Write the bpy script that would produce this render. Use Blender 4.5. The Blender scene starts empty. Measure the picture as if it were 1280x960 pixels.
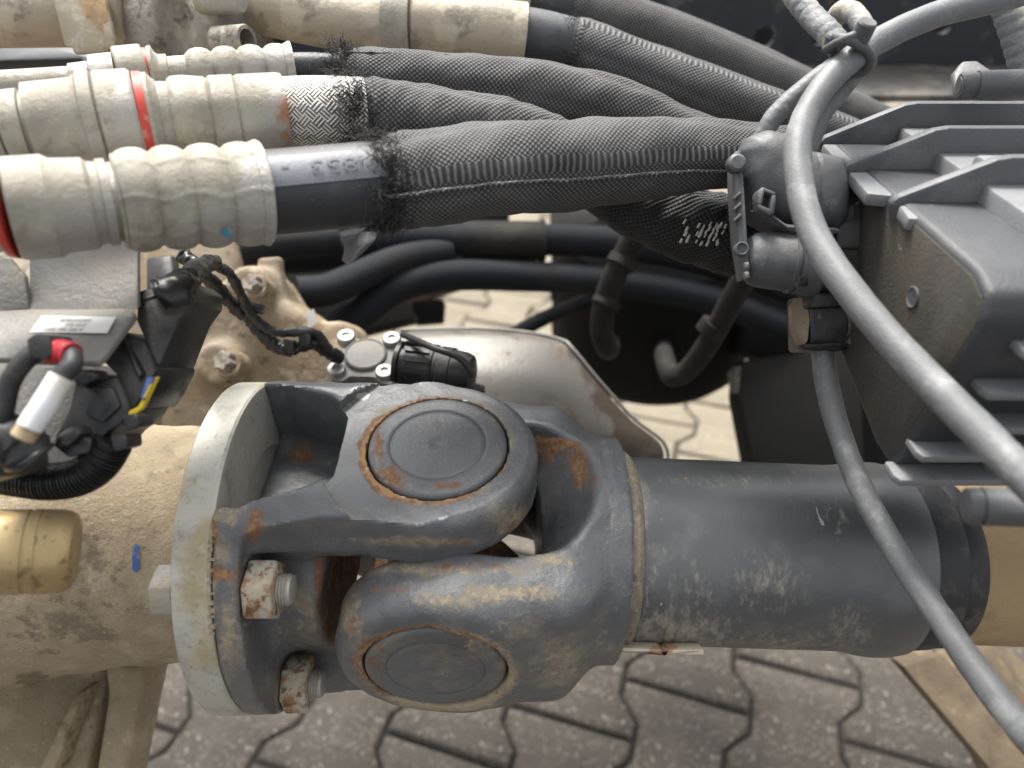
import bpy, bmesh, math, random
import numpy as np
from mathutils import Matrix, Vector
random.seed(7); RNG = np.random.default_rng(7)
SC = bpy.context.scene
COL = SC.collection
rad = math.radians

# ------------------------------------------------------------------ camera, sky, sun, exposure
CAM_H, TILT, F = 1.08, rad(55.0), 931.0          # height, angle from straight down, focal length in 1280-wide pixels
cam_d = bpy.data.cameras.new('camera'); cam = bpy.data.objects.new('camera', cam_d); COL.objects.link(cam)
cam.location = (0, 0, CAM_H); cam.rotation_euler = (TILT, 0, 0)
cam_d.sensor_width = 36.0; cam_d.lens = 36.0 * F / 1280.0
cam_d.clip_start = 0.02; cam_d.clip_end = 2000
cam_d.dof.use_dof = True; cam_d.dof.focus_distance = 0.375; cam_d.dof.aperture_fstop = 6.0
SC.camera = cam

SUN_EL, SUN_AZ = rad(62), rad(-20)               # azimuth from +Y (away from the viewer) towards +X
world = bpy.data.worlds.new('World'); SC.world = world; world.use_nodes = True
wn = world.node_tree; bg = wn.nodes['Background']
sky = wn.nodes.new('ShaderNodeTexSky'); sky.sky_type = 'NISHITA'; sky.sun_disc = False
sky.sun_elevation = SUN_EL; sky.sun_rotation = SUN_AZ
sky.air_density = 1.0; sky.dust_density = 6.0; sky.ozone_density = 1.0
hs = wn.nodes.new('ShaderNodeHueSaturation'); hs.inputs['Saturation'].default_value = 0.12   # overcast: nearly white
wn.links.new(sky.outputs[0], hs.inputs['Color']); wn.links.new(hs.outputs[0], bg.inputs[0])
bg.inputs[1].default_value = 0.10
sun_d = bpy.data.lights.new('sun', 'SUN'); sun_d.energy = 1.5; sun_d.angle = rad(16); sun_d.color = (1.0, 0.95, 0.86)
sun = bpy.data.objects.new('sun', sun_d); COL.objects.link(sun)
sd = Vector((math.sin(SUN_AZ) * math.cos(SUN_EL), math.cos(SUN_AZ) * math.cos(SUN_EL), math.sin(SUN_EL)))
sun.rotation_euler = sd.to_track_quat('Z', 'Y').to_euler(); sun.location = sd * 30
SC.view_settings.view_transform = 'Standard'; SC.view_settings.look = 'None'
SC.view_settings.exposure = 1.80; SC.view_settings.gamma = 1.0; SC.view_settings.use_curve_mapping = False

# ------------------------------------------------------------------ coordinates
R3 = np.array(cam.rotation_euler.to_matrix()); CL = np.array([0, 0, CAM_H])
def c2w(p): return np.asarray(p, float) @ R3.T + CL
def w2c(p): return (np.asarray(p, float) - CL) @ R3
def at(px, py, d): return c2w(np.stack(np.broadcast_arrays((np.asarray(px, float) - 640) / F * d, -(np.asarray(py, float) - 480) / F * d, -np.asarray(d, float)), -1))
def d2w(v): return np.asarray(v, float) @ R3.T
def pix(p):
    c = w2c(p); return 640 + F * c[..., 0] / -c[..., 2], 480 - F * c[..., 1] / -c[..., 2]
def ground(px, py):
    d = d2w([(px - 640) / F, -(py - 480) / F, -1]); return CL + d * (CAM_H / -d[2])
TOCAM = d2w([0, 0, 1.0])

# ------------------------------------------------------------------ materials
def mat(name, base, rough=.5, metal=0., layers=(), bumps=(), spec=.5, coat=0., uvbump=None, alpha=1.):
    m = bpy.data.materials.new(name); m.use_nodes = True
    nt = m.node_tree; N = nt.nodes; Lk = nt.links; P = N['Principled BSDF']
    tc = N.new('ShaderNodeTexCoord')
    def val(sock, v):
        if hasattr(v, 'is_output'): Lk.new(v, sock)
        else: sock.default_value = v
    def math_(op, a, b=0., c=0., clamp=False):
        n = N.new('ShaderNodeMath'); n.operation = op; n.use_clamp = clamp
        val(n.inputs[0], a); val(n.inputs[1], b)
        if op in ('MULTIPLY_ADD',): val(n.inputs[2], c)
        return n.outputs[0]
    def vec(stretch, uv=False, rot=None):
        src = tc.outputs['UV' if uv else 'Object']
        if stretch is None and rot is None: return src
        mp = N.new('ShaderNodeMapping'); Lk.new(src, mp.inputs[0])
        if stretch: mp.inputs['Scale'].default_value = stretch
        if rot: mp.inputs['Rotation'].default_value = rot
        return mp.outputs[0]
    def noise(s, d=4, rg=.55, stretch=None, uv=False, dist=0, seed=0):
        n = N.new('ShaderNodeTexNoise'); n.noise_dimensions = '4D'; n.inputs['W'].default_value = seed
        Lk.new(vec(stretch, uv), n.inputs['Vector'])
        n.inputs['Scale'].default_value = s; n.inputs['Detail'].default_value = d; n.inputs['Roughness'].default_value = rg
        n.inputs['Distortion'].default_value = dist
        return n.outputs['Fac']
    def cnoise(*a):                                          # stretched contrast: values really reach 0 and 1
        return math_('MULTIPLY_ADD', noise(*a), 1.9, -.45)
    def voro(s, stretch=None, uv=False, feat='F1'):
        n = N.new('ShaderNodeTexVoronoi'); n.feature = feat; Lk.new(vec(stretch, uv), n.inputs['Vector']); n.inputs['Scale'].default_value = s
        return n.outputs['Distance']
    def mr(v, lo, hi, a=0., b=1.):
        n = N.new('ShaderNodeMapRange'); n.interpolation_type = 'SMOOTHSTEP'; Lk.new(v, n.inputs[0])
        for i, q in enumerate((lo, hi, a, b)): n.inputs[i + 1].default_value = q
        return n.outputs[0]
    def mix(f, a, b):
        n = N.new('ShaderNodeMix'); n.data_type = 'RGBA'; Lk.new(f, n.inputs[0]); val(n.inputs[6], a); val(n.inputs[7], b); return n.outputs[2]
    def mixf(f, a, b):
        n = N.new('ShaderNodeMix'); n.data_type = 'FLOAT'; Lk.new(f, n.inputs[0]); val(n.inputs[2], a); val(n.inputs[3], b); return n.outputs[0]
    c4 = lambda c: (c[0], c[1], c[2], 1.) if len(c) == 3 else c
    color = c4(base); rg = rough; mt = metal; hts = []
    for i, L in enumerate(layers):
        k = L.get('k', 'noise')
        if k == 'noise': f = cnoise(L.get('s', 50), L.get('d', 5), L.get('rg', .6), L.get('st'), L.get('uv', False), L.get('dist', 0), L.get('seed', i * 3.1))
        elif k == 'rand': f = N.new('ShaderNodeObjectInfo').outputs['Random']
        elif k == 'voro': f = voro(L.get('s', 50), L.get('st'), L.get('uv', False))
        if 'attr' in L:
            at_ = N.new('ShaderNodeAttribute'); at_.attribute_name = L['attr']
            amp = L.get('amp', .9)
            f = math_('ADD', at_.outputs['Fac'], math_('MULTIPLY', math_('SUBTRACT', f, .5), amp * 1.3))
        f = mr(f, L.get('lo', .45), L.get('hi', .6), 0., L.get('w', 1.))
        color = mix(f, color, c4(L['c']))
        if 'r' in L: rg = mixf(f, rg, L['r'])
        if 'm' in L: mt = mixf(f, mt, L['m'])
        if 'h' in L: hts.append((f, L['h']))
    hsum = None
    for b in bumps:
        if len(b) == 2: n_ = noise(b[0], 4, .6); amp = b[1] * 2.2
        else: n_ = noise(b[0], 4, .6, b[2]); amp = b[1] * 2.2
        hts.append((n_, amp))
    if uvbump:                                               # woven cloth: u runs along, v around, both in metres
        sx = N.new('ShaderNodeSeparateXYZ'); Lk.new(tc.outputs['UV'], sx.inputs[0]); u, v = sx.outputs[0], sx.outputs[1]
        pu, pv = uvbump.get('pu', .002), uvbump.get('pv', .0016)
        jit = math_('MULTIPLY', noise(60, 2, .5), uvbump.get('jit', .004))
        u = math_('ADD', u, jit)
        if uvbump['kind'] == 'weave':
            a = math_('SINE', math_('MULTIPLY', u, 2 * math.pi / pu)); b_ = math_('SINE', math_('MULTIPLY', v, 2 * math.pi / pv))
            h = math_('MULTIPLY_ADD', math_('MULTIPLY', a, b_), .5, .5)
            if 'band' in uvbump:                             # stitched overlap: threads across, in one strip of v
                lo, hi = uvbump['band']
                th = math_('MULTIPLY_ADD', math_('SINE', math_('MULTIPLY', u, 2 * math.pi / (pu * 1.25))), .5, .5)
                inb = math_('MULTIPLY', mr(v, lo, lo + .0006), mr(v, hi - .0006, hi, 1., 0.))
                h = mixf(inb, h, th)
        else:                                                # wire braid
            a = math_('ADD', u, v); b_ = math_('SUBTRACT', u, v); p = pu
            wa = math_('FRACT', math_('DIVIDE', a, p)); wb = math_('FRACT', math_('DIVIDE', b_, p))
            sel = mr(math_('SINE', math_('MULTIPLY', math_('ADD', a, math_('MULTIPLY', v, 0.)), math.pi / p)), -.2, .2)
            fa = math_('MULTIPLY_ADD', math_('SINE', math_('MULTIPLY', wa, 6 * math.pi)), .5, .5)
            fb = math_('MULTIPLY_ADD', math_('SINE', math_('MULTIPLY', wb, 6 * math.pi)), .5, .5)
            chk = mr(math_('MULTIPLY', math_('SINE', math_('MULTIPLY', a, math.pi / p)), math_('SINE', math_('MULTIPLY', b_, math.pi / p))), -.15, .15)
            h = mixf(chk, fa, fb)
        color = mix(mr(h, uvbump.get('lo', .35), uvbump.get('hi', .95)), color, c4(uvbump['c2'])) if 'c2' in uvbump else color
        hts.append((h, uvbump['h']))
    for h, amp in hts:
        t = math_('MULTIPLY', h, amp); hsum = t if hsum is None else math_('ADD', hsum, t)
    val(P.inputs['Base Color'], color); val(P.inputs['Roughness'], rg); val(P.inputs['Metallic'], mt)
    P.inputs['Specular IOR Level'].default_value = spec; P.inputs['Coat Weight'].default_value = coat
    if alpha < 1: P.inputs['Alpha'].default_value = alpha
    if hsum is not None:
        bp = N.new('ShaderNodeBump'); bp.inputs['Strength'].default_value = 1.; bp.inputs['Distance'].default_value = .001
        Lk.new(hsum, bp.inputs['Height']); Lk.new(bp.outputs[0], P.inputs['Normal'])
    return m

RUST = (.17, .085, .042); DUST = (.36, .29, .19); MUD = (.33, .25, .15)
M = {}
M['paint'] = mat('cast_paint', (.105, .111, .118), .36, 0, [
    dict(c=(.070, .074, .080), s=18, lo=.45, hi=.8, w=.7), dict(c=(.27, .25, .21), s=230, d=7, lo=.70, hi=.95, w=.5, r=.8),
    dict(c=(.235, .20, .145), s=60, d=9, rg=.66, attr='dust', lo=.28, hi=.85, amp=.8, w=.72, r=.85), dict(c=DUST, s=260, d=9, rg=.78, attr='dust', lo=.50, hi=1.0, amp=1.15, w=.8, r=.92, seed=5.),
    dict(c=(.50, .48, .45), s=700, d=3, lo=.90, hi=.95, w=.5),
    dict(c=RUST, s=110, d=10, rg=.7, attr='rust', lo=.36, hi=.70, amp=.85, w=.95, r=.94, h=.10),
    dict(c=(.36, .21, .10), s=300, d=9, rg=.75, attr='rust', lo=.50, hi=1.1, amp=1.1, w=.8, seed=8.),
    dict(c=(.42, .42, .40), s=120, d=5, attr='bare', lo=.45, hi=.6, amp=.4, m=.3, r=.45)],
    [(90, .26), (420, .20), (1100, .11)])
M['shaft'] = mat('shaft_paint', (.072, .076, .080), .32, 0, [
    dict(c=(.046, .049, .052), s=10, lo=.45, hi=.8, w=.6), dict(c=(.17, .17, .165), s=35, d=8, lo=.52, hi=.95, w=.4, r=.6),
    dict(c=(.30, .28, .24), s=260, d=6, lo=.82, hi=1.0, w=.5, r=.8),
    dict(c=(.30, .275, .215), s=240, d=9, rg=.72, attr='dust', lo=.32, hi=.95, amp=1.1, w=.75, r=.85, st=(1, .5, .5)),
    dict(c=(.45, .43, .40), s=120, d=2, lo=.93, hi=.96, w=.6, st=(1, .25, .6)),
    dict(c=(.42, .20, .05), s=240, d=5, attr='rust', lo=.5, hi=.65, amp=.5)], [(300, .08), (1400, .07)], spec=.8)
M['rubber'] = mat('rubber', (.020, .021, .023), .55, 0, [dict(c=(.09, .085, .075), s=80, d=6, lo=.52, hi=.8, w=.5), dict(c=(.3, .28, .25), s=500, d=2, lo=.93, hi=.97, w=.6)], [(600, .08)])
M['hoserub'] = mat('hose_rubber', (.030, .032, .036), .5, 0, [dict(c=(.10, .105, .115), s=28, d=5, lo=.5, hi=.8, w=.5), dict(c=(.35, .33, .30), s=420, d=2, lo=.90, hi=.95, w=.6)], [(700, .10)])
M['sleeve'] = mat('woven_sleeve', (.023, .023, .024), .8, 0, [dict(c=(.065, .063, .060), s=30, d=5, lo=.4, hi=.7, w=.5)], [(40, .8)],
    uvbump=dict(kind='weave', pu=.0027, pv=.0025, h=.45, c2=(.145, .145, .147)))
M['seamed'] = mat('stitched_sleeve', (.024, .024, .025), .78, 0, [dict(c=(.065, .063, .061), s=30, d=5, lo=.4, hi=.7, w=.5)], [(40, .9)],
    uvbump=dict(kind='weave', pu=.0026, pv=.0023, h=.42, c2=(.14, .14, .142), band=(.0015, .0085)))
M['darksleeve'] = mat('dark_woven_sleeve', (.006, .006, .007), .7, 0, [], [(60, .8)],
    uvbump=dict(kind='weave', pu=.0032, pv=.0028, h=.8, c2=(.035, .036, .038)))
M['braid'] = mat('wire_braid', (.13, .12, .10), .45, .5, [dict(c=(.30, .17, .05), s=45, d=6, attr='rust', lo=.5, hi=.8, amp=.8, m=0., r=.9), dict(c=(.03, .03, .03), s=160, d=5, lo=.6, hi=.68, w=.8)], [(300, .2)],
    uvbump=dict(kind='braid', pu=.0062, pv=.0062, h=.5, c2=(.74, .72, .68), jit=.004, lo=.15, hi=.7))
M['ferrule'] = mat('dusty_zinc', (.34, .325, .27), .62, .12, [
    dict(c=(.23, .21, .17), s=26, d=8, lo=.45, hi=.75, w=.8), dict(c=(.46, .435, .355), s=48, d=9, rg=.66, lo=.50, hi=.78, w=.85, r=.85),
    dict(c=(.25, .22, .18), s=150, d=6, lo=.58, hi=.7, w=.7), dict(c=(.40, .38, .37), s=14, d=3, lo=.55, hi=.65, w=.6, m=.5, r=.4),
    dict(c=(.36, .15, .045), s=120, d=8, attr='rust', lo=.35, hi=.85, amp=.5, r=.9), dict(c=(.14, .12, .09), s=260, d=7, rg=.7, lo=.66, hi=.95, w=.6)], [(60, .12), (420, .22), (1200, .1)])
M['redring'] = mat('red_seal', (.50, .05, .035), .5, 0, [dict(c=(.45, .33, .25), s=120, lo=.62, hi=.75, w=.5)])
M['nickel'] = mat('dusty_machined_steel', (.50, .49, .435), .5, .35, [
    dict(c=(.35, .29, .165), s=50, d=9, rg=.7, attr='dust', lo=.25, hi=.85, amp=.95, w=.9, r=.9, m=0.), dict(c=(.28, .27, .235), s=40, d=9, rg=.7, lo=.5, hi=.85, w=.75),
    dict(c=(.17, .155, .12), s=240, d=8, rg=.7, lo=.60, hi=.86, w=.75)], [(200, .16), (20, .12, (1, 8, 8))])
M['tan'] = mat('dusty_casting', (.33, .265, .175), .9, 0, [
    dict(c=(.27, .215, .145), s=14, d=6, lo=.45, hi=.65, w=.8), dict(c=(.41, .34, .235), s=30, d=8, lo=.52, hi=.7, w=.7),
    dict(c=(.15, .115, .08), s=120, d=8, attr='dust', lo=.35, hi=.6, amp=.8, w=.75), dict(c=(.14, .12, .10), s=70, d=9, rg=.7, lo=.60, hi=.85, w=.7), dict(c=(.13, .11, .085), s=230, d=7, rg=.7, lo=.64, hi=.85, w=.6),
    dict(c=(.55, .47, .34), s=420, d=4, lo=.72, hi=.9, w=.7)],
    [(50, .6), (260, .6), (900, .25)])
M['mudend'] = mat('dried_mud', (.34, .245, .135), .9, 0, [dict(c=(.24, .17, .09), s=30, d=8, lo=.45, hi=.75, w=.8), dict(c=(.06, .05, .04), s=60, d=9, rg=.75, lo=.74, hi=.86, w=.8)], [(80, .5), (400, .4)])
M['brown'] = mat('brown_strut', (.145, .11, .07), .85, 0, [dict(c=(.08, .06, .04), s=20, d=7, lo=.45, hi=.75, w=.8), dict(c=(.27, .215, .14), s=50, d=8, lo=.6, hi=.85, w=.7), dict(c=(.03, .025, .02), s=90, d=6, lo=.76, hi=.86, w=.8)], [(60, .5), (300, .3)])
M['tan2'] = mat('tan_casting', (.25, .205, .148), .75, 0, [
    dict(c=(.23, .175, .105), s=16, d=6, lo=.42, hi=.65, w=.8), dict(c=(.42, .36, .26), s=60, d=7, lo=.58, hi=.72, w=.6), dict(c=(.12, .08, .05), s=60, d=7, lo=.64, hi=.72, w=.7)],
    [(45, .7), (250, .35)])
M['brass'] = mat('brass_plated', (.42, .31, .15), .4, .55, [dict(c=(.36, .27, .14), s=30, lo=.45, hi=.7, w=.8, m=.2, r=.7), dict(c=(.15, .11, .05), s=200, d=6, lo=.64, hi=.72, w=.6)], [(300, .1)])
M['steelbolt'] = mat('rusty_zinc_nut', (.47, .45, .385), .5, .35, [dict(c=(.40, .34, .25), s=60, d=6, lo=.48, hi=.62, w=.8, r=.9, m=0.), dict(c=(.27, .13, .055), s=130, d=9, rg=.7, lo=.40, hi=.72, r=.95, m=0., h=.2, seed=4.4), dict(c=(.12, .05, .02), s=160, d=6, lo=.6, hi=.68, w=.8)], [(250, .3)])
M['thread'] = mat('grey_thread', (.36, .345, .31), .55, .3, [dict(c=(.36, .32, .25), s=90, lo=.5, hi=.65, w=.8)], [(400, .2)])
M['rustiron'] = mat('rusty_iron', (.13, .055, .026), .9, 0, [dict(c=(.05, .035, .028), s=40, d=7, lo=.42, hi=.6, w=.9), dict(c=(.33, .14, .045), s=90, d=7, lo=.56, hi=.72, w=.8)], [(160, .6), (700, .3)])
M['shield'] = mat('spotted_sheet_steel', (.15, .143, .130), .46, .35, [
    dict(c=(.055, .038, .025), s=40, d=9, attr='rust', lo=.30, hi=.62, amp=.6, w=.92, r=.8, m=.1), dict(c=(.195, .188, .172), s=14, d=6, lo=.5, hi=.8, w=.6),
    dict(c=(.12, .08, .045), s=60, d=6, lo=.66, hi=.78, w=.85, r=.9, m=0.), dict(c=(.11, .075, .045), s=180, d=6, lo=.70, hi=.82, w=.7, m=0.)], [(60, .25), (400, .15)])
M['alu'] = mat('cast_aluminium', (.20, .195, .183), .6, .25, [dict(c=(.26, .24, .20), s=50, d=6, lo=.55, hi=.72, w=.6, m=.2, r=.7)], [(600, .14)])
M['screw'] = mat('bright_screw', (.34, .335, .32), .45, .5, [dict(c=(.4, .37, .32), s=300, lo=.58, hi=.7, w=.5)])
M['blackp'] = mat('black_plastic', (.013, .0135, .0145), .36, 0, [dict(c=(.055, .052, .048), s=40, d=7, lo=.52, hi=.78, w=.6, r=.7), dict(c=(.28, .26, .23), s=150, d=8, lo=.80, hi=.95, w=.6, r=.9)], [(300, .10)])
M['greyp'] = mat('dusty_grey_plastic', (.078, .081, .086), .5, 0, [
    dict(c=(.15, .15, .15), s=26, d=6, lo=.46, hi=.72, w=.8), dict(c=(.27, .26, .24), s=90, d=8, lo=.68, hi=.95, w=.55, r=.85), dict(c=(.40, .38, .33), s=420, d=3, lo=.88, hi=.95, w=.6)], [(700, .12)])
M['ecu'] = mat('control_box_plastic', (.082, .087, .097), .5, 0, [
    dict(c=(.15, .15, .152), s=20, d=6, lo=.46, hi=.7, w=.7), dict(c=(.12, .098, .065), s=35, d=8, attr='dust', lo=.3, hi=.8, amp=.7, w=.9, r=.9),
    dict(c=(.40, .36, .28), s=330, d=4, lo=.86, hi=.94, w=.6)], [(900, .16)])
M['ecutop'] = mat('dusty_box_top', (.165, .17, .178), .55, 0, [dict(c=(.22, .22, .215), s=30, d=7, lo=.45, hi=.8, w=.8), dict(c=(.09, .09, .09), s=120, d=7, lo=.62, hi=.9, w=.6), dict(c=(.34, .32, .28), s=300, d=5, lo=.75, hi=.95, w=.5)], [(900, .16)])  # lighter copy of the box plastic: settled dust plus top light in the colour
M['ecufront'] = mat('control_box_front', (.040, .043, .049), .5, 0, [dict(c=(.075, .075, .075), s=26, d=7, lo=.5, hi=.85, w=.7), dict(c=(.25, .23, .18), s=300, d=5, lo=.78, hi=.95, w=.6)], [(900, .16)])  # darker copy of the same plastic: shade of the upright front in the colour
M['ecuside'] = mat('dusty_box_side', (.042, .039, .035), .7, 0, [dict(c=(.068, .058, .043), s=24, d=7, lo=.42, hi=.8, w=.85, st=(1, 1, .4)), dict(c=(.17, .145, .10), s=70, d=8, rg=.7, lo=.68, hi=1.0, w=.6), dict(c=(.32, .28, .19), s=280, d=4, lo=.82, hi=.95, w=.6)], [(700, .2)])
M['cable'] = mat('grey_cable', (.135, .139, .144), .5, 0, [dict(c=(.30, .305, .305), s=45, d=9, rg=.7, lo=.52, hi=.85, w=.75, r=.6), dict(c=(.38, .36, .31), s=200, d=7, rg=.7, lo=.62, hi=.95, w=.6, r=.9)], [(300, .06), (900, .12)])
M['conduit'] = mat('taped_conduit', (.16, .165, .17), .6, 0, [dict(c=(.36, .34, .29), s=35, d=7, lo=.48, hi=.66, w=.8, r=.9)], [(120, .5), (400, .3)])
M['rail'] = mat('frame_paint', (.022, .026, .034), .5, 0, [dict(c=(.035, .037, .042), s=10, d=8, lo=.5, hi=.72, w=.6), dict(c=(.16, .155, .15), s=24, d=9, lo=.62, hi=.72, w=.35)], [(60, .2)])
M['raillip'] = mat('frame_lip', (.075, .072, .066), .7, 0, [dict(c=(.16, .145, .12), s=18, d=8, lo=.48, hi=.66, w=.7), dict(c=(.03, .03, .03), s=40, d=6, lo=.58, hi=.7, w=.7)], [(90, .4)])
M['darkpipe'] = mat('dark_pipe', (.012, .014, .018), .8, 0, [dict(c=(.03, .028, .026), s=18, d=6, lo=.5, hi=.85, w=.6)], [(100, .3)], spec=.25)
M['darkrubber'] = mat('dark_elbow', (.016, .0155, .0145), .75, 0, [dict(c=(.04, .036, .03), s=30, d=6, lo=.5, hi=.8, w=.6)], [(200, .3)], spec=.25)
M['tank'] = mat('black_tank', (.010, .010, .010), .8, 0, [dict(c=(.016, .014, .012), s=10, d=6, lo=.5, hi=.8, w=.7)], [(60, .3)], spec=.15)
M['brownred'] = mat('red_primer', (.115, .050, .030), .7, 0, [dict(c=(.05, .03, .02), s=14, lo=.5, hi=.7, w=.7)], [(60, .3)])
M['bracket'] = mat('dusty_bracket', (.20, .192, .178), .6, .25, [dict(c=(.29, .255, .19), s=40, d=9, rg=.7, lo=.52, hi=.9, w=.7, r=.9, m=0.), dict(c=(.18, .17, .16), s=60, d=7, lo=.55, hi=.7, w=.7)], [(120, .3), (500, .25)])
M['clamp'] = mat('rust_speckled_clamp', (.40, .35, .26), .6, .2, [dict(c=(.28, .17, .07), s=40, d=8, lo=.46, hi=.62, w=.85, m=0.), dict(c=(.50, .46, .38), s=90, d=6, lo=.58, hi=.7, w=.7)], [(200, .3)])
M['greycast'] = mat('grey_casting', (.27, .25, .215), .75, .1, [dict(c=(.17, .15, .125), s=14, d=7, lo=.46, hi=.66, w=.8), dict(c=(.42, .38, .30), s=50, d=7, lo=.55, hi=.7, w=.7), dict(c=(.07, .06, .05), s=90, d=7, lo=.64, hi=.72, w=.6)], [(60, .5), (300, .3)])
M['pipe'] = mat('dusty_pipe', (.38, .33, .255), .55, .15, [dict(c=(.17, .15, .12), s=22, d=8, lo=.5, hi=.62, w=.75), dict(c=(.52, .47, .37), s=38, d=8, lo=.52, hi=.66, w=.8, r=.85)], [(200, .3)])
M['white'] = mat('white_label', (.60, .60, .58), .5)
M['tagpaper'] = mat('white_tape', (.72, .74, .76), .45, 0, [dict(c=(.5, .4, .26), s=30, lo=.6, hi=.75, w=.5)], [(200, .1)])
M['tagtan'] = mat('soiled_tape', (.42, .32, .2), .7, 0, [dict(c=(.25, .18, .1), s=60, lo=.5, hi=.7)])
M['ink'] = mat('print_ink', (.03, .03, .03), .6)
M['hoseband'] = mat('grey_print_band', (.17, .18, .20), .5, 0, [dict(c=(.11, .115, .125), s=40, lo=.5, hi=.7, w=.6)], [(500, .08)])
M['hosetext'] = mat('moulded_digits', (.125, .13, .145), .5)
M['redtape'] = mat('red_tape', (.50, .02, .03), .45, 0, [dict(c=(.3, .02, .03), s=60, lo=.5, hi=.7)], [(200, .3)])
M['yellow'] = mat('yellow_clip', (.62, .46, .02), .45)
M['blue'] = mat('blue_paint', (.05, .11, .33), .6, 0, [dict(c=(.25, .22, .18), s=250, lo=.56, hi=.7, w=.7)])
M['cyan'] = mat('cyan_dot', (.06, .27, .42), .6, 0, [dict(c=(.3, .3, .28), s=200, lo=.6, hi=.7)])
M['thread_fibre'] = mat('torn_fibres', (.035, .034, .033), .8, 0, [dict(c=(.10, .095, .09), s=90, lo=.5, hi=.7, w=.7)])
M['film'] = mat('torn_film', (.10, .10, .10), .35, 0, [dict(c=(.22, .21, .20), s=70, lo=.5, hi=.7)], [(200, .6)])
M['weight'] = mat('balance_weight', (.55, .48, .38), .7, .1, [dict(c=(.36, .20, .09), s=70, lo=.5, hi=.65, w=.8)], [(200, .2)])
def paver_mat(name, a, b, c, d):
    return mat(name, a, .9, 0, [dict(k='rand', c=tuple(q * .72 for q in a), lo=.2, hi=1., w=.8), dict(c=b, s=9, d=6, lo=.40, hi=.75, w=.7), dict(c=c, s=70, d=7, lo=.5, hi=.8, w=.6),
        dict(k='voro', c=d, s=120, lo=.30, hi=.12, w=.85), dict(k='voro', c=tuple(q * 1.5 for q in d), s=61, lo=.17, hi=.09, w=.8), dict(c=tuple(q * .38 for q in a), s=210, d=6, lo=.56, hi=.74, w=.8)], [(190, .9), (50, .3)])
M['paver'] = paver_mat('concrete_paver', (.098, .085, .069), (.066, .057, .047), (.145, .127, .104), (.26, .23, .195))  # near blocks: shade under the vehicle partly put into the darker colour
M['paver_sandy'] = paver_mat('sanded_paver', (.205, .178, .130), (.165, .143, .105), (.25, .218, .165), (.30, .265, .21))  # far blocks: sandy tone, also brightened to stand in for open daylight
M['sand'] = mat('joint_sand', (.030, .026, .022), .95, 0, [dict(c=(.05, .042, .034), s=60, lo=.5, hi=.7)], [(200, 1.0)])

# ------------------------------------------------------------------ mesh objects
def finish(o, angle=40):
    me = o.data
    me.polygons.foreach_set('use_smooth', np.ones(len(me.polygons), bool))
    if angle: me.set_sharp_from_angle(angle=rad(angle))
def obj(name, verts, faces, m, parent=None, uv=None, attrs=None, angle=40, origin=None):
    v = np.asarray(verts, float)
    o_ = np.array(origin if origin is not None else ((v.min(0) + v.max(0)) / 2))
    me = bpy.data.meshes.new(name); me.from_pydata((v - o_).tolist(), [], faces if isinstance(faces, list) else faces.tolist()); me.update()
    if uv is not None:
        ul = me.uv_layers.new(name='UVMap'); li = np.zeros(len(me.loops), np.int32); me.loops.foreach_get('vertex_index', li)
        uvl = uv[li] if len(uv) == len(v) else uv
        ul.data.foreach_set('uv', uvl.astype(np.float32).ravel())
    if attrs:
        for k, a in attrs.items():
            A = me.attributes.new(k, 'FLOAT', 'POINT'); A.data.foreach_set('value', np.asarray(a, np.float32))
    me.materials.append(m)
    o = bpy.data.objects.new(name, me); COL.objects.link(o)
    if parent is not None:
        o.parent = parent; pl = np.array(parent['_w']); o.location = o_ - pl
    else: o.location = o_
    o['_w'] = o_.tolist()
    finish(o, angle)
    return o
def tag(o, label, cat, group=None):
    o['label'] = label; o['category'] = cat
    if group: o['group'] = group
    return o
def thing(name, label, cat, loc, group=None):
    o = bpy.data.objects.new(name, None); COL.objects.link(o); o.location = loc; o['_w'] = list(map(float, loc)); o.empty_display_size = .02
    return tag(o, label, cat, group)
def lab(o, s): o['label'] = s; return o
def stuff(o): o['kind'] = 'stuff'; return o

def spline(pts, n):
    p = np.asarray(pts, float)
    if len(p) == 2: return p[0] + (p[1] - p[0]) * np.linspace(0, 1, n)[:, None]
    q = np.vstack([2 * p[0] - p[1], p, 2 * p[-1] - p[-2]])
    t = np.linspace(0, len(p) - 1 - 1e-9, n); i = t.astype(int); f = (t - i)[:, None]
    a, b, c, d = q[i], q[i + 1], q[i + 2], q[i + 3]
    return .5 * (2 * b + (c - a) * f + (2 * a - 5 * b + 4 * c - d) * f ** 2 + (3 * b - a - 3 * c + d) * f ** 3)

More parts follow.
